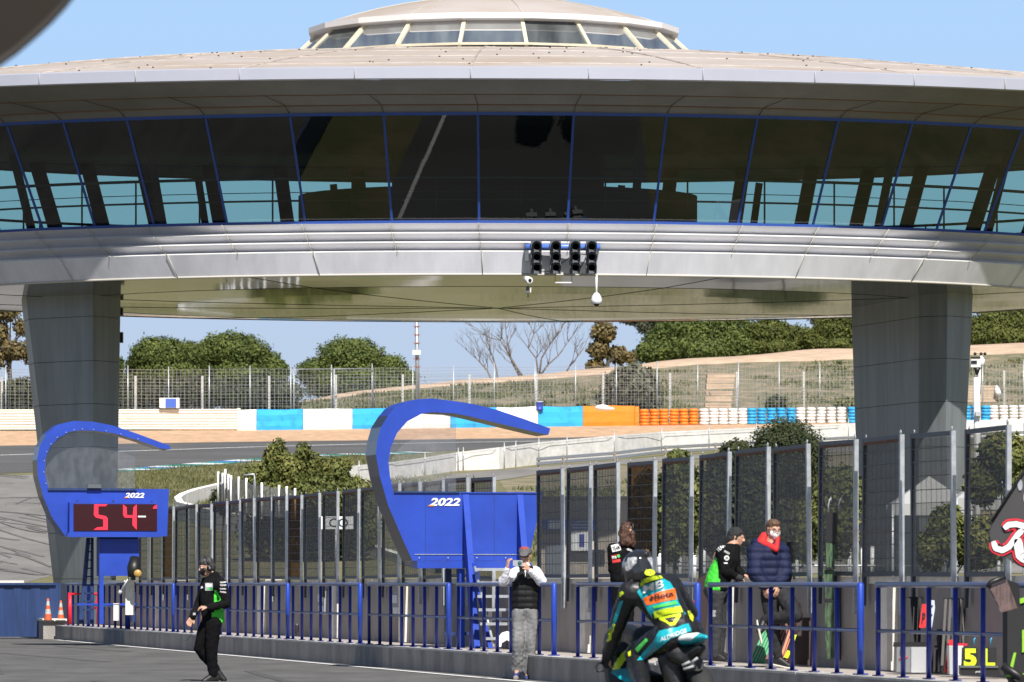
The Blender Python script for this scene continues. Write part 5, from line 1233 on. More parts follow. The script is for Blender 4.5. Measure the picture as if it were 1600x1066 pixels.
def mask_mesh(parent, fr, m):
    blob('face_mask', [(fr(-.05,-.045,-.03), (.018,.03,.035), fr(0,-.088,-.035), (.014,.018,.040)), (fr(.05,-.045,-.03), (.018,.03,.035), fr(0,-.088,-.035), (.014,.018,.040)), (fr(0,-.088,-.03), (.014,.02,.03), fr(0,-.06,-.085), (.03,.03,.02))], m, parent, .008, 3)

# 1 walking man, black and green jacket
J = dict(head=(322,886), neck=(334,902), chest=(331,922), pelvis=(330,968), lsh=(322,911,.12), lel=(311,944,.16), lwr=(301.5,963,.02), rsh=(346,912,-.14), rel=(353,943,-.16), rwr=(325,949.5,-.22),
         lhip=(326,973,.05), lkn=(311,1013,.05), lan=(338,1047,.12), lto=(350,1062,.12), rhip=(334,974,-.06), rkn=(331,1014,-.06), ran=(333,1056,-.04), rto=(319,1064,-.08))
per, g, fr, Mh = bodyperson('person', 'man walking left in black and bright green jacket with headphones and black mask', 74, J, R(-68), R(14), hsc=1.0, hands=(('l', (-.45,-.2,-.8), (.3,-.6,.1), 1, .5), ('r', (-1,-.1,.05), (-.1,.2,-1), -1, .8)))
eyes(per, fr)
blob('hair', [(fr(0,.02,.05), (.082,.098,.078), fr(0,.045,-.01), (.080,.075,.075), Mh), (fr(0,-.05,.075), (.06,.035,.022), fr(0,.0,.085), (.07,.07,.04), Mh)], M_hairdk, per, .009, 2, disp=lambda c, n: .010*noise.noise(c*40))
mask_mesh(per, fr, M_black)
hp = MB(); hp.tube([fr(-.09,.01,-.01), fr(-.085,.01,.08), fr(-.04,.01,.125), fr(.04,.01,.125), fr(.085,.01,.08), fr(.09,.01,-.01)], .012, 6); h_ = hp.build('headphones', M_black, per)
for sx in (-1, 1): MB().ball(fr(sx*.092,.01,-.02), (.028,.038,.046), 12, 8, M=Mh).build('ear_cup', M_black, h_)
MB().ball(fr(.112,.01,-.02), (.008,.014,.014), 8, 6).build('badge', M_greyp, h_)
gt = {}
def jk_paint(c, n):
    x = CX+c.x*F/c.y; y = HZ-(c.z-EYE)*F/c.y
    if 957 < y < 976 and x > 331 and c.y < 74.1: return 1
    if 922 < y <= 957 and 335+.0*(y) < x < 350 and n.y < .3 and (x-334) < (y-915)*.55 and x < 349 and c.y > 73.80: return 1
    return 0
jk = blob('jacket', [(g('neck'), (.10,.085,.04), g('chest'), (.165,.125,.15)), (g('chest'), (.165,.125,.13), P(331,948,74), (.15,.125,.12)), (P(331,948,74), (.15,.125,.12), P(332,972,74), (.155,.12,.05)),
  (g('chest'), .11, g('lsh'), .078), (g('chest'), .11, g('rsh'), .08), (g('lsh'), .075, g('lel'), .062), (g('lel'), .062, g('lwr'), .045), (g('rsh'), .080, g('rel'), .066), (g('rel'), .066, g('rwr'), .046), (g('neck')+Vector((0,0,.05)), (.075,.075,.02), g('neck'), (.09,.08,.04))],
  [M_blkcloth, M_green], per, .010, 3, paint=jk_paint, disp=wrinkle(.012, 9))
blob('trousers', [(P(331,972,74), (.15,.115,.06), g('lhip'), .10), (P(331,972,74), (.15,.115,.06), g('rhip'), .10), (g('lhip'), .105, g('lkn'), .075), (g('lkn'), .075, g('lan'), .060), (g('rhip'), .105, g('rkn'), .078), (g('rkn'), .078, g('ran')+Vector((0,0,.02)), .064)], M_blktr, per, .011, 3, disp=wrinkle(.014, 8))
shoe('shoe', g('lan'), g('lto'), per); shoe('shoe', g('ran'), g('rto'), per)
decal('chest_patch', quad(326.5,917,12,12,0), M_grprint, per, jk, zref=74); decal('chest_patch', quad(326.5,915,10,4,0), M_wht, per, jk, .009, zref=74); decal('chest_patch', quad(328,920,9,3,0), M_gprint, per, jk, .009, zref=74)
decal('chest_logo', quad(315,918,4,3,30), M_wht, per, jk, zref=74)
for y, a in ((910,8),(914.5,4),(920,0),(925,-8)): tdecal('sleeve_lettering', 'TEAM' if y < 915 else 'moto', M_wht, per, jk, 348.5, y, 9.5, 2.6, a, 74)
MB().box(g('lwr')+Vector((.02,-.045,.03)), (.035,.02,.03)).build('wrist_watch', M_greyp, per)
MB().tube([P(300.5,984,73.9), P(298,993,73.9), P(292,1001,73.9), P(284,1003,73.9), P(282.5,999,73.9)], .004, 5).build('dangling_cord', M_black, per)
# 2 man photographing
J = dict(head=(820.5,868), neck=(822,889), chest=(821,908), pelvis=(820,954), lsh=(802,895,0), lel=(786,909,-.10), lwr=(792.5,887,-.22), rsh=(841,895,0), rel=(846,909,-.12), rwr=(827,891,-.26),
         lhip=(812,960,0), lkn=(810,1007,-.06), lan=(808,1048,.06), lto=(806,1057,-.12), rhip=(830,960,0), rkn=(828,1008,0), ran=(825,1054,.1), rto=(823,1060,-.04))
per, g, fr, Mh = bodyperson('person', 'man in grey cap, black vest and grey jeans photographing with a small silver camera', 75.4, J, R(-8), R(10), hands=(('l', (.15,-.05,1), (.9,.35,0), -1, .9), ('r', (-.5,-.15,.65), (-.6,.5,-.2), -1, .9)))
eyes(per, fr); gl = MB(); gl.box(fr(0,-.09,.008), (.125,.012,.034), Mh); gl.build('sunglasses', M_black, per)
blob('cap', [(fr(0,.015,.055), (.088,.102,.062), fr(0,.01,.04), (.090,.104,.04), Mh), (fr(0,-.08,.045), (.066,.03,.010), fr(0,-.155,.022), (.052,.03,.007), Mh)], mat('grey_cap', (.10,.10,.105), .8), per, .008, 3)
cp_ = [o for o in per.children if o.name.startswith('cap')][0]; tdecal('cap_lettering', 'HONDA', M_redprint, per, cp_, 818.5, 856, 13, 4, -4, 75.4)
vj = blob('vest', [(g('neck')+Vector((0,0,.02)), (.10,.085,.035), P(821,903,75.4), (.17,.12,.10)), (P(821,903,75.4), (.18,.125,.12), P(821,930,75.4), (.185,.135,.12)), (P(821,930,75.4), (.185,.135,.12), P(820.5,949,75.4), (.18,.13,.06))], M_vest, per, .009, 2,
  disp=lambda c, n: .010*abs(math.sin((c.z-.5)*math.pi/.085))-.004+.006*noise.noise(c*10)-(.012 if abs(CX+c.x*F/c.y-821) < .6 and n.y < 0 else 0))
blob('shirt', [(g('lsh')+Vector((.04,0,0)), .085, g('lel'), .070), (g('lel'), .070, g('lwr')+Vector((0,0,-.03)), .042), (g('rsh')+Vector((-.04,0,0)), .085, g('rel'), .070), (g('rel'), .070, g('rwr')+Vector((.01,0,-.01)), .042), (g('neck')+Vector((0,-.02,.02)), .070, g('neck')+Vector((-.005,-.09,-.10)), .035)], M_shirt, per, .010, 3, disp=wrinkle(.014, 12))
blob('jeans', [(P(820.5,952,75.4), (.165,.12,.06), g('lhip'), .11), (P(820.5,952,75.4), (.165,.12,.06), g('rhip'), .11), (g('lhip'), .11, g('lkn'), .082), (g('lkn'), .082, g('lan')+Vector((0,0,.02)), .075), (g('rhip'), .11, g('rkn'), .082), (g('rkn'), .082, g('ran')+Vector((0,0,.04)), .080)], M_denim, per, .011, 3, disp=wrinkle(.016, 9))
M_bsh = mat('navy_blue_trainer', (.02,.035,.14), .6)
shoe('shoe', g('lan')+Vector((0,0,-.02)), g('lto'), per, M_bsh); shoe('shoe', g('ran')+Vector((0,0,-.02)), g('rto'), per, M_bsh)
blob('sole', [(g('lto')+Vector((-.002,-.055,-.02)), (.036,.008,.035), g('lan')+Vector((0,-.10,-.10)), (.028,.008,.025))], mat('grey_shoe_sole', (.25,.22,.20), .7), per, .008, 2); soleplate(g('ran'), g('rto'), per)
M_silver = mat('silver_camera_body', (.6,.6,.6), .3, metal=.6)
zc = 75.4-.34; e = empty('compact_camera', P(809,880,zc), 'small silver camera held up by the man in the grey cap', 'camera')
MB().box(P(809,880,zc), (15*zc/F,.03,9*zc/F)).build('camera_body', M_silver, e); MB().lathe([(0,.0),(.020,0),(.030,-.02),(.034,-.02)], P(812,880,zc-.03), 16, M=Matrix.Rotation(R(90),3,'X')).build('lens', mat('teal_lens', (.03,.12,.12), .1), e)
# 3 long haired person at the wall
J = dict(head=(979.5,831), neck=(977,850), chest=(975,872), pelvis=(972,921), lsh=(958,858,0), lel=(957,890,.02), lwr=(966,910,.12), rsh=(992,858,.05), rel=(998,888,.12), rwr=(992,908,.3),
         lhip=(965,927,0), lkn=(964,976,-.02), lan=(963,1018,.04), lto=(968,1026,.22), rhip=(979,927,0), rkn=(981,976,-.05), ran=(982,1018,.06), rto=(990,1026,.22))
per, g, fr, Mh = bodyperson('person', 'long haired person seen from behind in a black team jacket, leaning at the wall', 72.3, J, R(140), R(8), hands=(('l', (.3,.8,-.2), (0,0,-1), 1, .4), ('r', (-.1,.9,-.2), (0,0,-1), -1, .4)))
blob('hair', [(fr(0,.015,.045), (.080,.094,.074), fr(0,.035,-.03), (.082,.070,.08), Mh), (fr(0,.05,-.03), (.075,.05,.07), P(982,847,72.2), (.075,.045,.06)), (P(975,838,72.2), .04, P(973,850,72.2), .03), (P(988,836,72.2), .04, P(989,851,72.2), .03)], M_hairbr, per, .009, 2, disp=lambda c, n: .022*noise.noise(Vector((c.x*30, c.y*30, c.z*9)))+.012*noise.noise(c*55))
hp = MB().tube([fr(-.10,.0,-.01), fr(-.092,.0,.09), fr(0,.0,.138), fr(.092,.0,.09), fr(.10,.0,-.01)], .012, 6).build('headphones', M_black, per)
for sx in (-1, 1): MB().ball(fr(sx*.102,.0,-.02), (.028,.040,.048), 12, 8, M=Mh).build('ear_cup', M_black, hp)
jk = blob('jacket', [(g('neck'), (.10,.085,.04), g('chest'), (.18,.13,.15)), (g('chest'), (.18,.13,.13), P(973,905,72.3), (.165,.125,.10)), (g('chest'), .11, g('lsh'), .082), (g('chest'), .11, g('rsh'), .082), (g('lsh'), .080, g('lel'), .062), (g('lel'), .062, g('lwr'), .045), (g('rsh'), .080, g('rel'), .062), (g('rel'), .062, g('rwr'), .045)], M_blkcloth, per, .010, 3, disp=wrinkle(.012, 9))
blob('trousers', [(P(972,915,72.3), (.155,.115,.08), g('lhip'), .10), (P(972,915,72.3), (.155,.115,.08), g('rhip'), .10), (g('lhip'), .105, g('lkn'), .075), (g('lkn'), .075, g('lan'), .062), (g('rhip'), .105, g('rkn'), .075), (g('rkn'), .075, g('ran'), .062)], M_blktr, per, .012, 3, disp=wrinkle(.012, 8))
shoe('shoe', g('lan'), g('lto'), per); shoe('shoe', g('ran'), g('rto'), per)
decal('back_patch', quad(962.5,856,14,11,14), M_wht, per, jk, zref=72); tdecal('back_lettering', 'TEAM', M_blkcloth, per, jk, 962.5, 856.5, 11, 6.5, 14, 72, off=.013)
decal('back_badge', quad(962.5,873,13,12,10), M_redprint, per, jk, zref=72); decal('back_badge', quad(962.5,871,12,6,10), M_blktr, per, jk, .009, zref=72); tdecal('badge_lettering', 'ma', M_wht, per, jk, 960, 871, 7, 4, 10, 72, off=.013); decal('green_dot', [(966.5+2.6*math.cos(a*.785), 869+2.6*math.sin(a*.785)) for a in range(8)], M_gprint, per, jk, .012, zref=72)
tdecal('shoulder_lettering', 'moto', M_wht, per, jk, 984, 859, 9, 4, -18, 72)
# 4 green jacket, leaning through the screens
J = dict(head=(1151,840,.1), neck=(1144,853,.05), chest=(1132,873), pelvis=(1121,922), lsh=(1129,862,-.13), lel=(1133,893,-.16), lwr=(1149,901,-.06), rsh=(1146,862,.16), rel=(1152,888,.18), rwr=(1160,898,.1),
         lhip=(1119,928,-.06), lkn=(1119,978,-.04), lan=(1117,1021,0), lto=(1131,1030,0), rhip=(1123,928,.08), rkn=(1126,978,.1), ran=(1122,1019,.14), rto=(1136,1027,.16))
per, g, fr, Mh = bodyperson('person', 'person in black and green jacket bending toward the gap between two screens', 68.2, J, R(75), R(12), hands=(('l', (.9,.2,-.3), (0,.1,-1), -1, .7), ('r', (.9,.2,-.3), (0,.1,-1), 1, .7)))
blob('hair', [(fr(0,.02,.04), (.085,.10,.085), fr(0,.045,-.05), (.085,.075,.10), Mh), (fr(0,.06,-.04), .07, P(1146,862,68.3), .05)], M_blackm, per, .010, 2, disp=lambda c, n: .012*noise.noise(c*30))
def jp(c, n):
    x = CX+c.x*F/c.y; y = HZ-(c.z-EYE)*F/c.y
    L_ = [(1118,872),(1108,905),(1107,930)]; xr = 1119+(y-872)*.10 if y < 905 else 1124
    return 1 if 872 < y < 930 and x < xr+1 and c.y < 68.3 else 0
jk = blob('jacket', [(g('neck'), (.10,.09,.04), g('chest')+Vector((.03,0,0)), (.15,.17,.15)), (g('chest')+Vector((.03,0,0)), (.15,.17,.13), P(1122,908,68.2), (.155,.18,.12)), (P(1122,908,68.2), (.155,.18,.12), P(1121,921,68.2), (.16,.18,.05)), (g('chest'), .11, g('lsh'), .082), (g('chest'), .11, g('rsh'), .08), (g('lsh'), .080, g('lel'), .062), (g('lel'), .062, g('lwr'), .045), (g('rsh'), .075, g('rel'), .06), (g('rel'), .06, g('rwr'), .045)], [M_blkcloth, M_green], per, .010, 3, paint=jp, disp=wrinkle(.012, 9))
blob('trousers', [(P(1120,922,68.2), (.16,.17,.09), g('lhip'), .12), (P(1120,922,68.2), (.16,.17,.09), g('rhip'), .12), (g('lhip'), .105, g('lkn'), .08), (g('lkn'), .08, g('lan'), .072), (g('rhip'), .105, g('rkn'), .08), (g('rkn'), .08, g('ran'), .07)], [mat('charcoal_trousers', (.03,.032,.036), .85), M_grprint], per, .011, 3, disp=wrinkle(.014, 8), paint=lambda c, n: 1 if (953 < HZ-(c.z-EYE)*F/c.y < 964 and CX+c.x*F/c.y < 1118 and n.y < 0) else 0)
shoe('shoe', g('lan'), g('lto'), per); shoe('shoe', g('ran'), g('rto'), per)
blob('glove', [(g('lwr'), .045, g('lwr')+Vector((.06,0,-.02)), .042)], M_blackm, per, .01, 2)
tdecal('shoulder_lettering', 'TEAM', M_wht, per, jk, 1126, 856, 15, 6, 40, 68); tdecal('sleeve_lettering', 'moto', M_wht, per, jk, 1136, 863, 9, 4, -30, 68); decal('sleeve_badge', [(1135.5+4.2*math.cos(a*.785), 872+4.2*math.sin(a*.785)) for a in range(8)], M_wht, per, jk, zref=68); tdecal('badge_number', '20', M_blkcloth, per, jk, 1135.5, 872, 5, 4, 0, 68, off=.012); decal('sleeve_mark', quad(1134,880,6,2,0), M_wht, per, jk, zref=68)
# 5 man in navy jacket
J = dict(head=(1209,828,.0), neck=(1204,850,.02), chest=(1199,872), pelvis=(1209,920), lsh=(1181,862,-.02), lel=(1180,896,-.12), lwr=(1194,917,-.14), rsh=(1220,862,.05), rel=(1226,894,-.02), rwr=(1217,914,-.10),
         lhip=(1203,926,0), lkn=(1207,981,-.02), lan=(1215,1029,.02), lto=(1232,1040,-.04), rhip=(1222,926,0), rkn=(1243,962,-.28), ran=(1197,969,-.04), rto=(1187,987,-.10))
per, g, fr, Mh = bodyperson('person', 'man in navy puffer jacket and white mask standing on one leg by the wall', 65, J, R(22), R(12), hands=(('l', (.3,-.1,-1), (.5,.5,0), -1, .5), ('r', (-.2,-.3,-1), (-.5,.5,0), 1, .5)))
eyes(per, fr); mask_mesh(per, fr, M_maskw)
gl = MB()
for sx in (-1, 1): gl.tube([fr(sx*.031+.022*math.cos(a*.785), -.095, .004+.016*math.sin(a*.785)) for a in range(9)], .0028, 5)
gl.tube([fr(-.01,-.096,.006), fr(.01,-.096,.006)], .0028, 5); gl.tube([fr(.054,-.09,.008), fr(.078,.0,.01)], .003, 5); gl.tube([fr(-.054,-.09,.008), fr(-.078,.0,.01)], .003, 5); gl.build('glasses', mat('brown_frames', (.08,.03,.015), .3), per)
blob('hair', [(fr(0,.02,.055), (.080,.094,.070), fr(0,.045,.0), (.078,.07,.065), Mh), (fr(0,-.055,.08), (.05,.02,.014), fr(0,.0,.09), (.066,.06,.03), Mh)], M_hairsh, per, .008, 2, disp=lambda c, n: .006*noise.noise(c*50))
blob('red_hood', [(P(1194,838,65.05), (.05,.06,.05), P(1190,848,65.05), (.07,.08,.05)), (P(1190,848,65.05), (.06,.08,.05), P(1212,858,64.86), (.035,.03,.035)), (P(1216,838,65.02), (.025,.05,.05), P(1213,858,64.86), (.03,.03,.04))], M_redc, per, .009, 3)
qz = lambda c, n: .013*abs(math.sin((c.z-.3)*math.pi/.088))-.005+.010*noise.noise(c*9)
blob('puffer_jacket', [(P(1186,848,65.1), (.09,.09,.06), P(1197,868,65), (.18,.14,.13)), (P(1197,868,65), (.185,.145,.14), P(1200,902,65), (.18,.14,.14)), (P(1200,902,65), (.175,.14,.14), P(1203,912,65), (.165,.13,.06)), (P(1212,858,65), .09, g('rsh'), .10),
  (P(1197,868,65), .12, g('lsh'), .105), (g('lsh'), .105, g('lel'), .092), (g('lel'), .092, g('lwr')+Vector((0,0,.03)), .070), (g('rsh'), .100, g('rel'), .085), (g('rel'), .085, g('rwr')+Vector((0,0,.03)), .068)], M_navyj, per, .010, 2, disp=qz)
blob('trousers', [(P(1210,918,65), (.16,.12,.08), g('lhip'), .11), (P(1210,918,65), (.16,.12,.08), g('rhip'), .115), (g('lhip'), .112, g('lkn'), .080), (g('lkn'), .080, g('lan')+Vector((0,0,.03)), .058), (g('rhip'), .115, g('rkn'), .088), (g('rkn'), .088, g('ran'), .060)], M_gtr, per, .011, 3, disp=wrinkle(.014, 8))
shoe('shoe', g('lan'), g('lto'), per); soleplate(g('lan'), g('lto'), per); shoe('shoe', g('ran')+Vector((-.02,0,0)), g('rto'), per)
blob('sole', [(g('rto')+Vector((-.03,-.02,.10)), (.012,.04,.04), g('rto')+Vector((.02,-.02,-.12)), (.012,.04,.04))], M_sole, per, .008, 2)
# ------------------------------------------------------------------ racing motorcycle and rider
ZR = 46.0
M_suit = mat('black_race_leather', (.014,.014,.016), .42, var=.2, vscale=20); M_teal = mat('teal_panel', (.01,.38,.45), .4); M_neon = mat('neon_yellow_panel', (.70,.88,.02), .5); M_orange = mat('orange_panel', (.90,.14,.01), .5)
M_bikeblk = mat('black_bike_fairing', (.007,.007,.008), .55, spec=.3); M_carbon = mat('dark_carbon_panel', (.03,.03,.032), .4, var=.5, vscale=30)
M_tyreb = mat('tyre_rubber', (.02,.02,.02), .8); M_neong = mat('neon_green_print', (.10,.75,.12), .5)
J = dict(head=(998,889,-.02), neck=(1014,906,0), chest=(1022,925), pelvis=(1062,984), lsh=(984,926,-.05), lel=(964,978,.18), lwr=(951,1022,.42), rsh=(1048,914,.12), rel=(1078,958,.42), rwr=(1040,1010,.8),
         lhip=(1045,994,-.12), lkn=(992,1022,.30), lan=(1006,1078,-.28), lto=(992,1092,.02), rhip=(1078,994,.1), rkn=(1062,1024,.65), ran=(1075,1080,.25), rto=(1068,1094,.5))
per, g, fr, Mh = bodyperson('person', 'rider in black, teal and neon racing leathers crouched on the motorcycle', ZR, J, R(-148), R(25), hsc=1.0, hands=(('l', (-.1,.4,-.9), (.5,.5,0), 1, .9), ('r', (-.1,.4,-.9), (-.5,.5,0), -1, .9)))
per['label'] = 'rider in black, teal and neon racing leathers crouched on the motorcycle'
hm = blob('helmet', [(fr(0,.0,.03), (.125,.150,.125), fr(0,-.01,-.03), (.120,.145,.115), Mh), (fr(0,-.03,-.06), (.10,.12,.07), fr(0,-.10,-.085), (.07,.06,.045), Mh), (fr(0,.12,.06), (.05,.06,.03), fr(0,.06,.11), (.05,.06,.02), Mh)],
  [mat('black_helmet_shell', (.02,.02,.022), .15, coat=.8), mat('silver_helmet_print', (.50,.51,.52), .35, var=.7, vscale=34, detail=6)], per, .009, 3, paint=lambda c, n: 1 if (noise.noise(c*11+Vector((3,1,0))) > -.04 and c.z < fr(0,0,.07).z+.03) else 0)
blob('visor', [(fr(-.09,-.09,.0), (.02,.03,.04), fr(0,-.152,.0), (.02,.02,.045)), (fr(.09,-.09,.0), (.02,.03,.04), fr(0,-.152,.0), (.02,.02,.045))], M_black, per, .009, 2)
st = blob('race_suit', [(P(1014,899,ZR-.20), (.070,.06,.055), P(1022,912,ZR-.12), (.07,.06,.06)), (g('neck'), (.09,.09,.07), g('chest'), (.19,.13,.15)), (P(1030,916,ZR-.06), (.09,.08,.10), P(1040,945,ZR-.09), (.10,.10,.12)), (g('chest'), (.20,.14,.16), P(1046,960,ZR-.02), (.165,.14,.14)), (P(1046,960,ZR-.02), (.165,.14,.14), g('pelvis'), (.18,.16,.12)), (g('chest'), .14, g('lsh'), .095), (g('chest'), .14, g('rsh'), .095),
  (g('lsh'), .090, g('lel'), .068), (g('lel'), .068, g('lwr'), .048), (g('rsh'), .090, g('rel'), .068), (g('rel'), .068, g('rwr'), .05), (g('pelvis'), .16, g('lhip'), .13), (g('pelvis'), .16, g('rhip'), .13), (g('lhip'), .125, g('lkn'), .085), (g('lkn'), .085, g('lan'), .062), (g('rhip'), .125, g('rkn'), .085), (g('rkn'), .085, g('ran'), .062)], M_suit, per, .010, 3, disp=wrinkle(.008, 10))
def D(nm, pts, m, off=.006): return decal(nm, [(930+x/4.01, 800+y/4.01) for x, y in pts], m, per, st, off, zref=ZR)
D('teal_back_panel', [(262,500),(300,462),(430,418),(470,440),(505,500),(520,560),(545,610),(570,640),(360,672),(330,625),(298,560)], M_teal)
D('black_back_panel', [(352,640),(548,600),(560,640),(560,700),(520,720),(420,738),(372,700)], M_suit, .009)
D('neon_collar', [(280,452),(300,424),(350,402),(410,398),(425,414),(360,430),(310,448),(285,470)], M_neon, .009)
D('neon_hump_disc', [(342+33*math.cos(a*.52), 380+20*math.sin(a*.52)) for a in range(12)], M_neon, .020)
D('orange_panel', [(298,542),(400,500),(500,478),(512,546),(420,562),(322,586)], M_orange, .010)
D('green_band', [(357,592),(505,556),(518,574),(368,606)], M_neong, .012); D('neon_band', [(365,625),(440,604),(535,588),(550,626),(460,640),(372,668)], M_neon, .012)
D('neon_triangle', [(398,660),(535,634),(538,650),(500,708),(470,712),(440,690),(402,676)], M_neon, .012); D('triangle_centre', [(435,668),(508,654),(488,690),(465,694)], M_suit, .015)
D('teal_seat_panel', [(400,745),(585,697),(604,745),(560,762),(470,796),(395,860),(310,925),(262,930),(300,880),(360,815)], M_teal, .008)
D('teal_sleeve_stripe', [(152,560),(176,556),(150,640),(112,740),(95,738),(118,660)], M_teal, .009); D('neon_elbow_patch', [(60,745),(85,735),(104,758),(100,800),(78,816),(58,796)], M_neon, .010); D('neon_elbow_patch', [(578,620),(594,618),(616,655),(612,686),(596,670)], M_neon, .010)
D('neon_shoulder_dash', [(150,505),(172,496),(180,510),(152,536)], M_neon, .010)
D('green_thigh_logo', [(250,858),(318,790),(332,804),(265,884)], M_neong, .012); D('neon_knee_patch', [(205,880),(222,868),(222,900),(208,905)], M_neon, .012); D('neon_calf_patch', [(185,975),(200,955),(225,1030),(212,1045)], M_neon, .012)
def T(nm, b, m, x, y, w_, h_, a, sh=0, off=.024): tdecal(nm, b, m, per, st, 930+x/4.01, 800+y/4.01, w_/4.01, h_/4.01, a, ZR, sh, .02, off)
T('back_lettering', 'MB', M_wht, 360, 468, 140, 48, 17, .2); T('back_lettering', 'Beta', M_blackm, 432, 520, 120, 34, 12); T('seat_lettering', 'ALDRIDGE', M_wht, 490, 770, 180, 26, 20, .2); T('thigh_lettering', 'RACING', M_grprint, 345, 885, 100, 22, 42); T('hump_number', '1', M_blackm, 344, 378, 8, 22, 0)
D('orange_logo', [(338,545),(352,525),(368,535),(360,556),(345,560)], M_blackm, .016)
blob('boot', [(g('lkn')+Vector((0,-.02,-.10)), .07, g('lan'), .062), (g('lan'), .055, g('lto'), .045)], [M_suit], per, .010, 2)
blob('boot', [(g('rkn')+Vector((0,-.02,-.10)), .07, g('ran'), .062), (g('ran'), .055, g('rto'), .045)], [M_suit], per, .010, 2)
blob('glove', [(g('lwr')+Vector((0,0,.03)), .052, g('lwr')+Vector((-.01,.05,-.07)), .050)], M_blackm, per, .01, 2)
# motorcycle
e = empty('racing_motorcycle', P(1030,1158,ZR+.1), 'black and teal racing motorcycle under the crouched rider', 'motorcycle')
blob('tail_unit', [(P(1050,1003,ZR+.1), (.13,.12,.05), P(1088,997,ZR-.30), (.075,.10,.045)), (P(1088,997,ZR-.30), (.07,.08,.042), P(1103,996,ZR-.5), (.02,.03,.02))], [M_teal, M_wht], e, .010, 3, paint=lambda c, n: 1 if (CX+c.x*F/c.y < 1080+(1000-(HZ-(c.z-EYE)*F/c.y))*1.2 and HZ-(c.z-EYE)*F/c.y < 1001) else 0)
blob('under_tail', [(P(1050,1014,ZR+.2), (.13,.2,.08), P(1080,1024,ZR-.15), (.09,.12,.09)), (P(1080,1024,ZR-.15), (.08,.1,.07), P(1096,1012,ZR-.38), (.04,.06,.03)), (P(1048,1030,ZR), (.11,.1,.09), P(1058,1072,ZR), (.10,.1,.06)), (P(1062,1020,ZR-.1), (.12,.1,.08), P(1088,1040,ZR-.2), (.06,.08,.06))], M_carbon, e, .012, 2)
for k, (x0_, y0_, x1_, y1_) in enumerate(((1066,1040,1078,1034),(1080,1036,1090,1028),(1068,1046,1084,1041))): MB().tube([P(x0_,y0_,ZR-.36), P(x1_,y1_,ZR-.38)], .012, 5).build('grey_stripe', M_grprint, e)
blob('fuel_tank', [(P(1012,1000,ZR+.45), (.15,.2,.12), P(1030,1010,ZR+.25), (.14,.18,.10))], M_bikeblk, e, .012, 3)
blob('main_fairing', [(P(975,1020,ZR+1.0), (.18,.35,.22), P(985,1075,ZR+.8), (.20,.4,.2)), (P(985,1075,ZR+.8), (.20,.4,.2), P(1025,1080,ZR+.3), (.16,.3,.14)), (P(962,1000,ZR+1.1), (.10,.2,.10), P(970,1040,ZR+1.0), (.15,.25,.12))], [M_bikeblk, M_neon], e, .014, 3, paint=lambda c, n: 1 if noise.noise(c*6+Vector((5,0,2))) > .55 else 0)
blob('windscreen', [(P(978,985,ZR+1.1), (.13,.10,.05), P(985,1008,ZR+.9), (.16,.16,.04))], mat('dark_windscreen', (.01,.014,.02), .3), e, .012, 3)
MB().prism([P(954,1051,ZR+.5),P(978,1045,ZR+.5),P(990,1062,ZR+.3),P(985,1072,ZR+.3)], (.02,.06,.02)).build('winglet', M_teal, e)
MB().prism([P(952,992,ZR+.75),P(958,985,ZR+.75),P(962,1030,ZR+.75),P(955,1040,ZR+.75)], (.02,.05,0)).build('neon_edge', M_neon, e)
MB().tube([P(944,1048,ZR+.35),P(934,1049,ZR+.35),P(931,1042,ZR+.38),P(935,1036,ZR+.42),P(946,1036,ZR+.45)], .010, 6).build('lever_guard', M_black, e)
MB().tube([P(944,1028,ZR+.40),P(975,1018,ZR+.75)], .018, 8).build('handlebar', M_black, e)
cw_ = P(1092,1100,ZR-.1)
wh = MB(); Rw, rw = .235, .085; vs = []; n1, n2 = 36, 12; ax = Vector((.985,.17,0)); rd = Vector((-.17,.985,0))
for i in range(n1):
    t = 2*math.pi*i/n1; d = rd*math.cos(t)+UP*math.sin(t)
    for j in range(n2): s_ = 2*math.pi*j/n2; vs.append(cw_+d*(Rw+rw*.9*math.cos(s_))+ax*(rw*1.1*math.sin(s_)))
wh.add(vs, [(i*n2+j, ((i+1) % n1)*n2+j, ((i+1) % n1)*n2+(j+1) % n2, i*n2+(j+1) % n2) for i in range(n1) for j in range(n2)], smooth=True); o = wh.build('rear_tyre', M_tyreb, e)
MB().tube([cw_-ax*.05, cw_+ax*.05], .19, 24).build('rim', M_black, o)
cf = P(1000,1100,ZR+1.35); wh = MB(); vs = [v-cw_+cf+Vector((0,0,0)) for v in vs]; wh.add(vs, [(i*n2+j, ((i+1) % n1)*n2+j, ((i+1) % n1)*n2+(j+1) % n2, i*n2+(j+1) % n2) for i in range(n1) for j in range(n2)], smooth=True); o = wh.build('front_tyre', M_tyreb, e); MB().tube([cf-ax*.04, cf+ax*.04], .19, 24).build('rim', M_black, o)
MB().tube([P(1050,1075,ZR+.2), cw_+ax*.10], [.05,.035], 8).build('swingarm', M_carbon, e)
MB().tube([P(1062,1050,ZR+.2), P(1090,1038,ZR-.3)], [.05,.055], 12).build('exhaust', mat('steel_exhaust', (.05,.05,.05), .5, metal=.5), e)
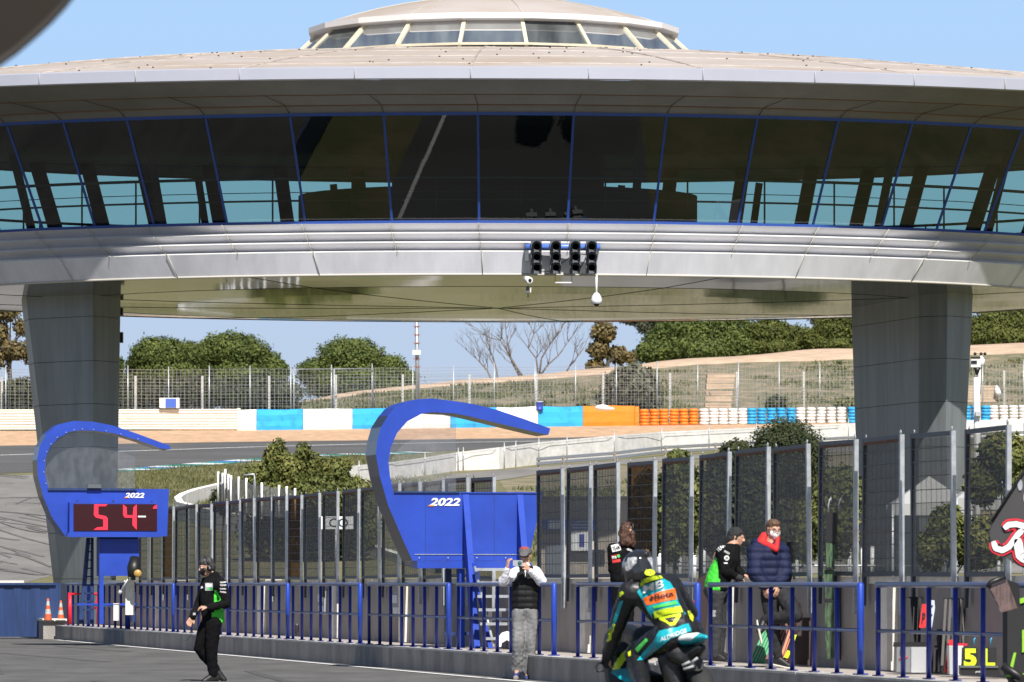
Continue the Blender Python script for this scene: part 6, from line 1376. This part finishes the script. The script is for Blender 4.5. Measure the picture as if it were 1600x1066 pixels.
# ------------------------------------------------------------------ things along the wall
def at_wall(x, y, off=.25):     # point in front of the pit wall face under picture column x
    Y = Yw(x)-off*2; return P(x, y, Y)
def leanboard(name, label, cat, pts, z, m, th=.04, group=None, extra=()):
    c = P(sum(p[0] for p in pts)/len(pts), max(p[1] for p in pts), z); e = empty(name, c, label, cat, group)
    MB().prism([P(x, y, z) for x, y in pts], (.0,th,0)).build('board', m, e)
    for nm, q, mm, d in extra: MB().prism([P(x, y, z-d) for x, y in q], (0,.004+.6*d,0)).build(nm, mm, e)
    return e
def slatrack(label, x0, y0, x1, y1, n, lean, z, m, wpx, frame=None):
    e = empty('pit_board_rack', P((x0+x1)/2, y1, z), label, 'pit boards')
    for k in range(n):
        xa = x0+(x1-x0)*k/(n-1); MB().prism([P(xa+lean, y0, z+.25), P(xa+lean+wpx, y0, z+.25), P(xa+wpx, y1, z), P(xa, y1, z)], (0,.02,0)).build('slat', m, e)
    for yy in (y0, y1):
        t = (yy-y0)/(y1-y0); l_ = lean*(1-t); MB().prism([P(x0+l_-2, yy-1.5, z+.27*(1-t)+.03), P(x1+l_+wpx+2, yy-1.5, z+.27*(1-t)+.03), P(x1+l_+wpx+2, yy+1.5, z+.27*(1-t)+.03), P(x0+l_-2, yy+1.5, z+.27*(1-t)+.03)], (0,.02,0)).build('cross_rail', frame or m, e)
    return e
M_brownw = mat('brown_board', (.07,.05,.045), .8, var=.2)
slatrack('green slatted pit board frame leaning on the wall behind the one-legged man', 1171, 985, 1190, 1035, 5, 22, 66.0, mat('green_slats', (.02,.30,.10), .5), 3.5)
slatrack('orange slatted pit board frame leaning right of the one-legged man', 1217, 944, 1232, 1032, 4, 30, 66.4, mat('orange_slats', (.62,.13,.03), .5), 3.5)
slatrack('dark red slatted board behind the knee of the one-legged man', 1196, 965, 1210, 1030, 4, 24, 66.9, mat('dark_red_slats', (.12,.03,.025), .6), 4)
leanboard('display_board', 'brown board leaning on the wall behind the orange slats', 'board', [(1246,965),(1275,965),(1275,1040),(1238,1038)], 66.0, M_brownw)
leanboard('letter_board', 'narrow black and neon yellow board in front of the orange slats', 'board', [(1238,990),(1246,990),(1232,1032),(1224,1030)], 65.6, M_black, extra=(('neon_patch', [(1240,992),(1245,992),(1241,1003),(1237,1002)], M_neon, .01), ('neon_patch', [(1230,1016),(1236,1018),(1231,1029),(1225,1027)], M_neon, .01)))
# black board stack beside the rider
leanboard('pit_board', 'tall black pit board with red lights leaning left of the green jacket person', 'pit board', [(1090,905),(1112,893),(1104,975),(1098,1010),(1083,1008),(1085,960)], 70.5, mat('black_red_board', (.03,.015,.016), .6), .06, extra=(('red_light', [(1084,938),(1087.5,938),(1087.5,942),(1084,942)], M_red, .012), ('red_light', [(1082,950),(1084,950),(1086,966),(1083,966)], M_red, .012)))
# hanging straps of dark boards
z = 64.7; e = empty('hanging_board_sleeve', P(1298,1030,z), 'long black and green see-through sleeve of pit boards hanging from a screen', 'board sleeve')
M_sleeve = mat('green_slats_in_sleeve', (.07,.13,.06), .5, col2=(.015,.02,.018), vscale=9, stretch=(9,9,.8), w2=(.42,.55))
MB().prism([P(1291,801,z),P(1309,801,z),P(1308,832,z),P(1305,850,z),P(1291,848,z)], (0,.06,0)).build('black_top', M_black, e)
MB().prism([P(1291,848,z),P(1305,848,z),P(1304,888,z),P(1290,888,z)], (0,.05,0)).build('green_bag', M_sleeve, e)
MB().prism([P(1286,890,z-.03),P(1303,890,z-.03),P(1304,936,z-.03),P(1290,936,z-.03)], (0,.05,0)).build('lower_bag', M_sleeve, e)
MB().prism([P(1289,940,z-.06),P(1303,940,z-.06),P(1307,1028,z-.06),P(1292,1030,z-.06),P(1289,985,z-.06)], (0,.05,0)).build('bottom_bag', M_sleeve, e)
MB().prism([P(1303,896,z+.05),P(1314,896,z+.05),P(1313,1032,z+.05),P(1303,1030,z+.05)], (0,.08,0)).build('black_side', M_black, e)
for yy in (888,937): MB().box(P(1297,yy,z-.05), (15*z/F,.06,3*z/F)).build('strap', M_black, e)
for xx in (1296,1312): MB().tube([P(xx-1,800,z),P(xx-2,790,z),P(xx,782,z),P(xx+2,776,z),P(xx+3,784,z)], .008, 6).build('hook', M_galv, e)
# black hanging strap behind the navy man
z = 66.8; e = empty('hanging_strap', P(1230,905,z), 'black cloth bundle with straps hanging behind the man in navy', 'cloth')
blob('cloth', [(P(1232,855,z), (.06,.04,.06), P(1230,905,z), (.05,.04,.12))], M_blackm, e, .012, 2, disp=wrinkle(.02, 12)); MB().tube([P(1235,850,z),P(1237,845,z)], .012, 5).build('strap', M_black, e); MB().tube([P(1239,895,z),P(1241,905,z)], .012, 5).build('strap', M_black, e)
# aluminium case
z = 60.2; s = z/F
e = empty('aluminium_case', P(1428,1051,z), 'silver aluminium flight case with red scrawl standing on the pavement', 'case')
MB().prism([P(1401,1011,z),P(1424,1011,z),P(1424,1051,z),P(1401,1050,z)], (0,.35,0)).build('case_side', mat('shaded_aluminium', (.30,.31,.32), .4, metal=.6), e)  # same metal as the front, with the side's shade put into its colour
MB().prism([P(1424.3,1011,z),P(1450,1011,z),P(1448,1051,z),P(1424.3,1051,z)], (0,.35,0)).build('case_front', mat('lit_aluminium', (.62,.63,.64), .35, metal=.5), e)
MB().prism([P(1400,1004,z),P(1450,1004,z),P(1451,1011,z),P(1399,1011,z)], (0,.38,0)).build('black_lid', M_black, e)
MB().box(P(1410,1014,z-.03), (5*s,.03,8*s)).build('latch', M_galv, e); MB().tube([P(1405,1031,z-.01),P(1409,1026,z-.01),P(1413,1030,z-.01),P(1418,1026,z-.01)], .008, 5).build('red_scrawl', M_redprint, e)
for xx in (1424,1448.5): MB().box(P(xx,1031,z-.012), (1.6*s,.02,40*s)).build('edge_strip', M_galv, e)
slatrack('black slatted pit board rack standing behind the silver case', 1406, 934, 1432, 1046, 5, 4, 61.0, M_blackm, 5, M_black)
slatrack('grey slatted pit board rack right of the red number board', 1470, 936, 1500, 1040, 5, 6, 59.4, mat('dark_slats', (.04,.035,.03), .6), 4, M_black)
slatrack('lower black slatted rack leaning under the red number board', 1452, 985, 1465, 1050, 4, 14, 60.0, M_blackm, 4, M_black)
z = 60.3
leanboard('number_board', 'red board with black P standing in the slatted rack', 'number board', [(1441,944),(1451,944),(1446,981),(1436,981)], z, mat('bright_red_board', (.72,.03,.03), .5), .02)
e_ = bpy.data.objects['number_board']; put_text('letter', 'P', M_blackm, e_, P(1443,966,z-.01), (1,0,0), (0,0,1), 6*z/F, 17*z/F, shear=.15, bold=.03)
leanboard('number_board', 'white board with thin dark outline letters beside the red P board', 'number board', [(1454,938),(1460,938),(1461,950),(1456,981),(1447,981)], z-.05, mat('pale_blue_board', (.55,.60,.75), .5), .02, extra=(('outline', [(1453,946),(1458,946),(1457.5,948),(1453,948)], M_black, .01), ('outline', [(1451,960),(1457,960),(1456.7,962),(1450.7,962)], M_black, .01), ('outline', [(1449,974),(1455,974),(1454.7,976),(1448.7,976)], M_black, .01)))
z = 58.4; s = z/F
e = leanboard('number_board', 'red board with black figure leaning left of the neon plates', 'number board', [(1483,1000),(1491,1000),(1483,1051),(1475,1051)], z+.3, MATS['bright_red_board'], .02)
put_text('figure', 'O', M_blackm, e, P(1480,1040,z+.28), (1,0,0), (0,0,1), 5*s, 12*s, bold=.04)
e = empty('white_bin', P(1497,1054,z), 'white tapering bin with red rim between red board and neon plates', 'bin')
MB().prism([P(1483,1009,z),P(1505,1009,z),P(1500,1055,z),P(1484,1054,z)], (0,.3,0)).build('bin_body', mat('off_white_plastic', (.66,.64,.60), .5), e); MB().prism([P(1483,1005.5,z),P(1512,1006,z),P(1511,1009,z),P(1483,1009,z)], (0,.32,0)).build('red_rim', M_red, e); MB().prism([P(1483,1009.5,z-.02),P(1490,1009.5,z-.02),P(1490,1054,z-.02),P(1484,1054,z-.02)], (0,.015,0)).build('grey_side', M_greyp, e)
z = 57.4; s = z/F
e = empty('figure_tray', P(1530,1055,z), 'black tray holding neon yellow number plates 5 and L', 'tray')
MB().box(P(1530,1047,z), (62*s,.2,14*s)).build('tray_body', M_black, e); MB().box(P(1530,1042,z-.11), (60*s,.02,3*s)).build('tray_lip', M_dkgrey, e)
for x, tx in ((1516,'5'),(1545,'L')):
    MB().prism([P(x-13,1012,z+.03),P(x+12,1012,z+.03),P(x+12,1044,z+.03),P(x-14,1044,z+.03)], (0,.015,0)).build('plate', M_blackm, e)
    put_text('figure', tx, M_neon, e, P(x,1028,z+.02), (1,0,0), (0,0,1), 20*s, 29*s, bold=.05)
MB().box(P(1534,1022,z+.02), (3*s,.03,26*s)).build('wooden_handle', mat('pale_wood', (.55,.35,.18), .6), e)
for x in (1522,1548): MB().tube([P(x,1008,z+.05),P(x,999,z+.05),P(x+2,997,z+.05)], .006, 5).build('blue_hook', mat('cyan_hook', (.05,.45,.75), .4), e)
put_text('tray_lettering', 'pitbox', M_wht, e, P(1531,1050,z-.112), (1,0,0), (0,0,1), 13*s, 4*s)
# trolley at the right edge with neon green panels
z = 52.6; s = z/F
e = empty('pit_trolley', P(1588,1100,z), 'black pit trolley with neon green panels cut by the right edge', 'trolley')
MB().prism([P(1574,945,z),P(1640,925,z),P(1640,1090,z),P(1592,1085,z),P(1574,1050,z)], (0,.5,0)).build('trolley_body', M_blackm, e)
for q in ([(1592,936),(1606,932),(1606,940),(1592,944)], [(1597,985),(1606,982),(1606,1016),(1597,1020)], [(1576,1050),(1584,1020),(1588,1020),(1581,1052)], [(1571,1055),(1604,1052),(1604,1058),(1572,1058)]):
    MB().prism([P(x, y, z-.02) for x, y in q], (0,.015,0)).build('neon_panel', mat('acid_green_panel', (.25,.55,.03), .5), e)
MB().tube([P(1566,1040,z-.1),P(1612,1070,z-.1)], .04, 8).build('frame_bar', M_black, e); MB().lathe([(.0,-.05),(.2,-.05),(.22,0),(.2,.05),(0,.05)], P(1604,1110,z), 20, M=Matrix.Rotation(R(80),3,'Y')).build('wheel', M_tyreb, e)
z = 51.5; s = z/F
e = empty('perspex_deflector', P(1570,955,z), 'tilted clear smoked perspex tube tray in front of the handrail at right', 'deflector')
MB().prism([P(1546,917,z),P(1573,905,z),P(1590,950,z),P(1566,957,z)], (0,.18,0)).build('clear_body', glassy('smoked_perspex', (.55,.5,.5), refl=.12, rough=.05, dirt=(.3,.2,.19), dirt_amt=.4, stretch=(8,8,2)), e)
MB().tube([P(1543,918,z-.02),P(1548,910,z-.02),P(1571,901,z-.02)], .025, 8).build('black_rim', M_black, e)
MB().prism([P(1572,905,z+.02),P(1592,912,z+.02),P(1594,948,z+.02),P(1588,948,z+.02)], (0,.16,0)).build('black_side', M_black, e)
z = 50.0; s = z/F
M_char = mat('charcoal_panel', (.045,.043,.045), .55, var=.1)
e = empty('emblem_panel', P(1600,900,z), 'charcoal panel with curvy white emblem outlined in red at the right edge', 'panel')
MB().prism([P(x, y, z) for x, y in [(1551,814),(1600,738),(1612,718),(1700,650),(1730,760),(1700,900),(1640,905),(1592,884),(1553,860),(1546,836)]], (.0,.03,0)).build('panel', M_char, e)
MB().tube([P(1549,816,z-.01),P(1601,735,z-.01),P(1640,690,z-.01)], .014, 8).build('black_edge', M_black, e)
MB().tube([P(1660,900,z+.05),P(1660,1170,z+.05)], .03, 8).build('pole', M_black, e)
for (x, y) in ((1594,758),(1603,778)): MB().prism([P(x+4*math.cos(a*.63)+(a%10)*.0, y+9*math.sin(a*.63), z-.012) for a in range(10)], (0,.008,0)).build('slot', M_galv, e)
def blobline(pts, w_): # thick curvy stroke as polygons
    mb = MB(); 
    for (x, y), r in zip(pts, w_): pass
    return mb
stroke = [(1552,846),(1556,857),(1566,860),(1576,855),(1583,846),(1590,836),(1598,828)], [(1569,826),(1576,820),(1588,819),(1600,822),(1615,832),(1630,834)], [(1590,842),(1592,856),(1594,868),(1602,874),(1614,868),(1620,850)]
ws = (4.5, 4.5, 7)
for k, (m, add, d) in enumerate(((M_red, 4.2, .016), (M_blackm, 1.4, .022), (M_wht, 0, .028))):
    for st_, w0 in zip(stroke, ws):
        mb = MB(); r = (w0+add)*s; pts = [P(x, y, z-d) for x, y in st_]; n = len(pts); vs = []; 
        # dense ribbon with round joints, flattened
        vv = []
        for i in range(n-1):
            for j in range(6): vv.append(pts[i].lerp(pts[i+1], j/6))
        vv.append(pts[-1]); L_, R_ = [], []
        for i, p in enumerate(vv):
            dd = (vv[min(i+1, len(vv)-1)]-vv[max(i-1, 0)]).normalized(); nn = Vector((-dd.z, 0, dd.x)); q = r*(1 if 2 < i < len(vv)-3 else .72+.09*min(i, len(vv)-1-i)); L_.append(p+nn*q); R_.append(p-nn*q)
        m_ = len(vv); mb.add(L_+R_+[v+Vector((0,.004,0)) for v in L_+R_], [(i, i+1, m_+i+1, m_+i) for i in range(m_-1)]+[(2*m_+i, 3*m_+i, 3*m_+i+1, 2*m_+i+1) for i in range(m_-1)])
        mb.build('emblem_stroke', m, e, fix=False)
# awning corner, close to the camera
z = 14.0
aw = [(-60,128),(0,97),(24,80),(52,56),(78,32),(100,8),(112,-8),(140,-60),(-200,-330),(-420,-100),(-300,150)]
e = empty('awning', P(-100,-60,z), 'dark brown grey awning corner reaching over the top left of the view', 'awning')
MB().prism([P(x, y, z+.0004*(x+y)) for x, y in aw], (-.05,.25,.10)).build('awning_sheet', mat('awning_cloth', (.026,.019,.014), .9, var=.1), e)
MB().tube([P(x, y, z+.0004*(x+y)) for x, y in aw[:8]], .010, 8).build('awning_edge', mat('awning_edge_trim', (.03,.026,.022), .7), e)
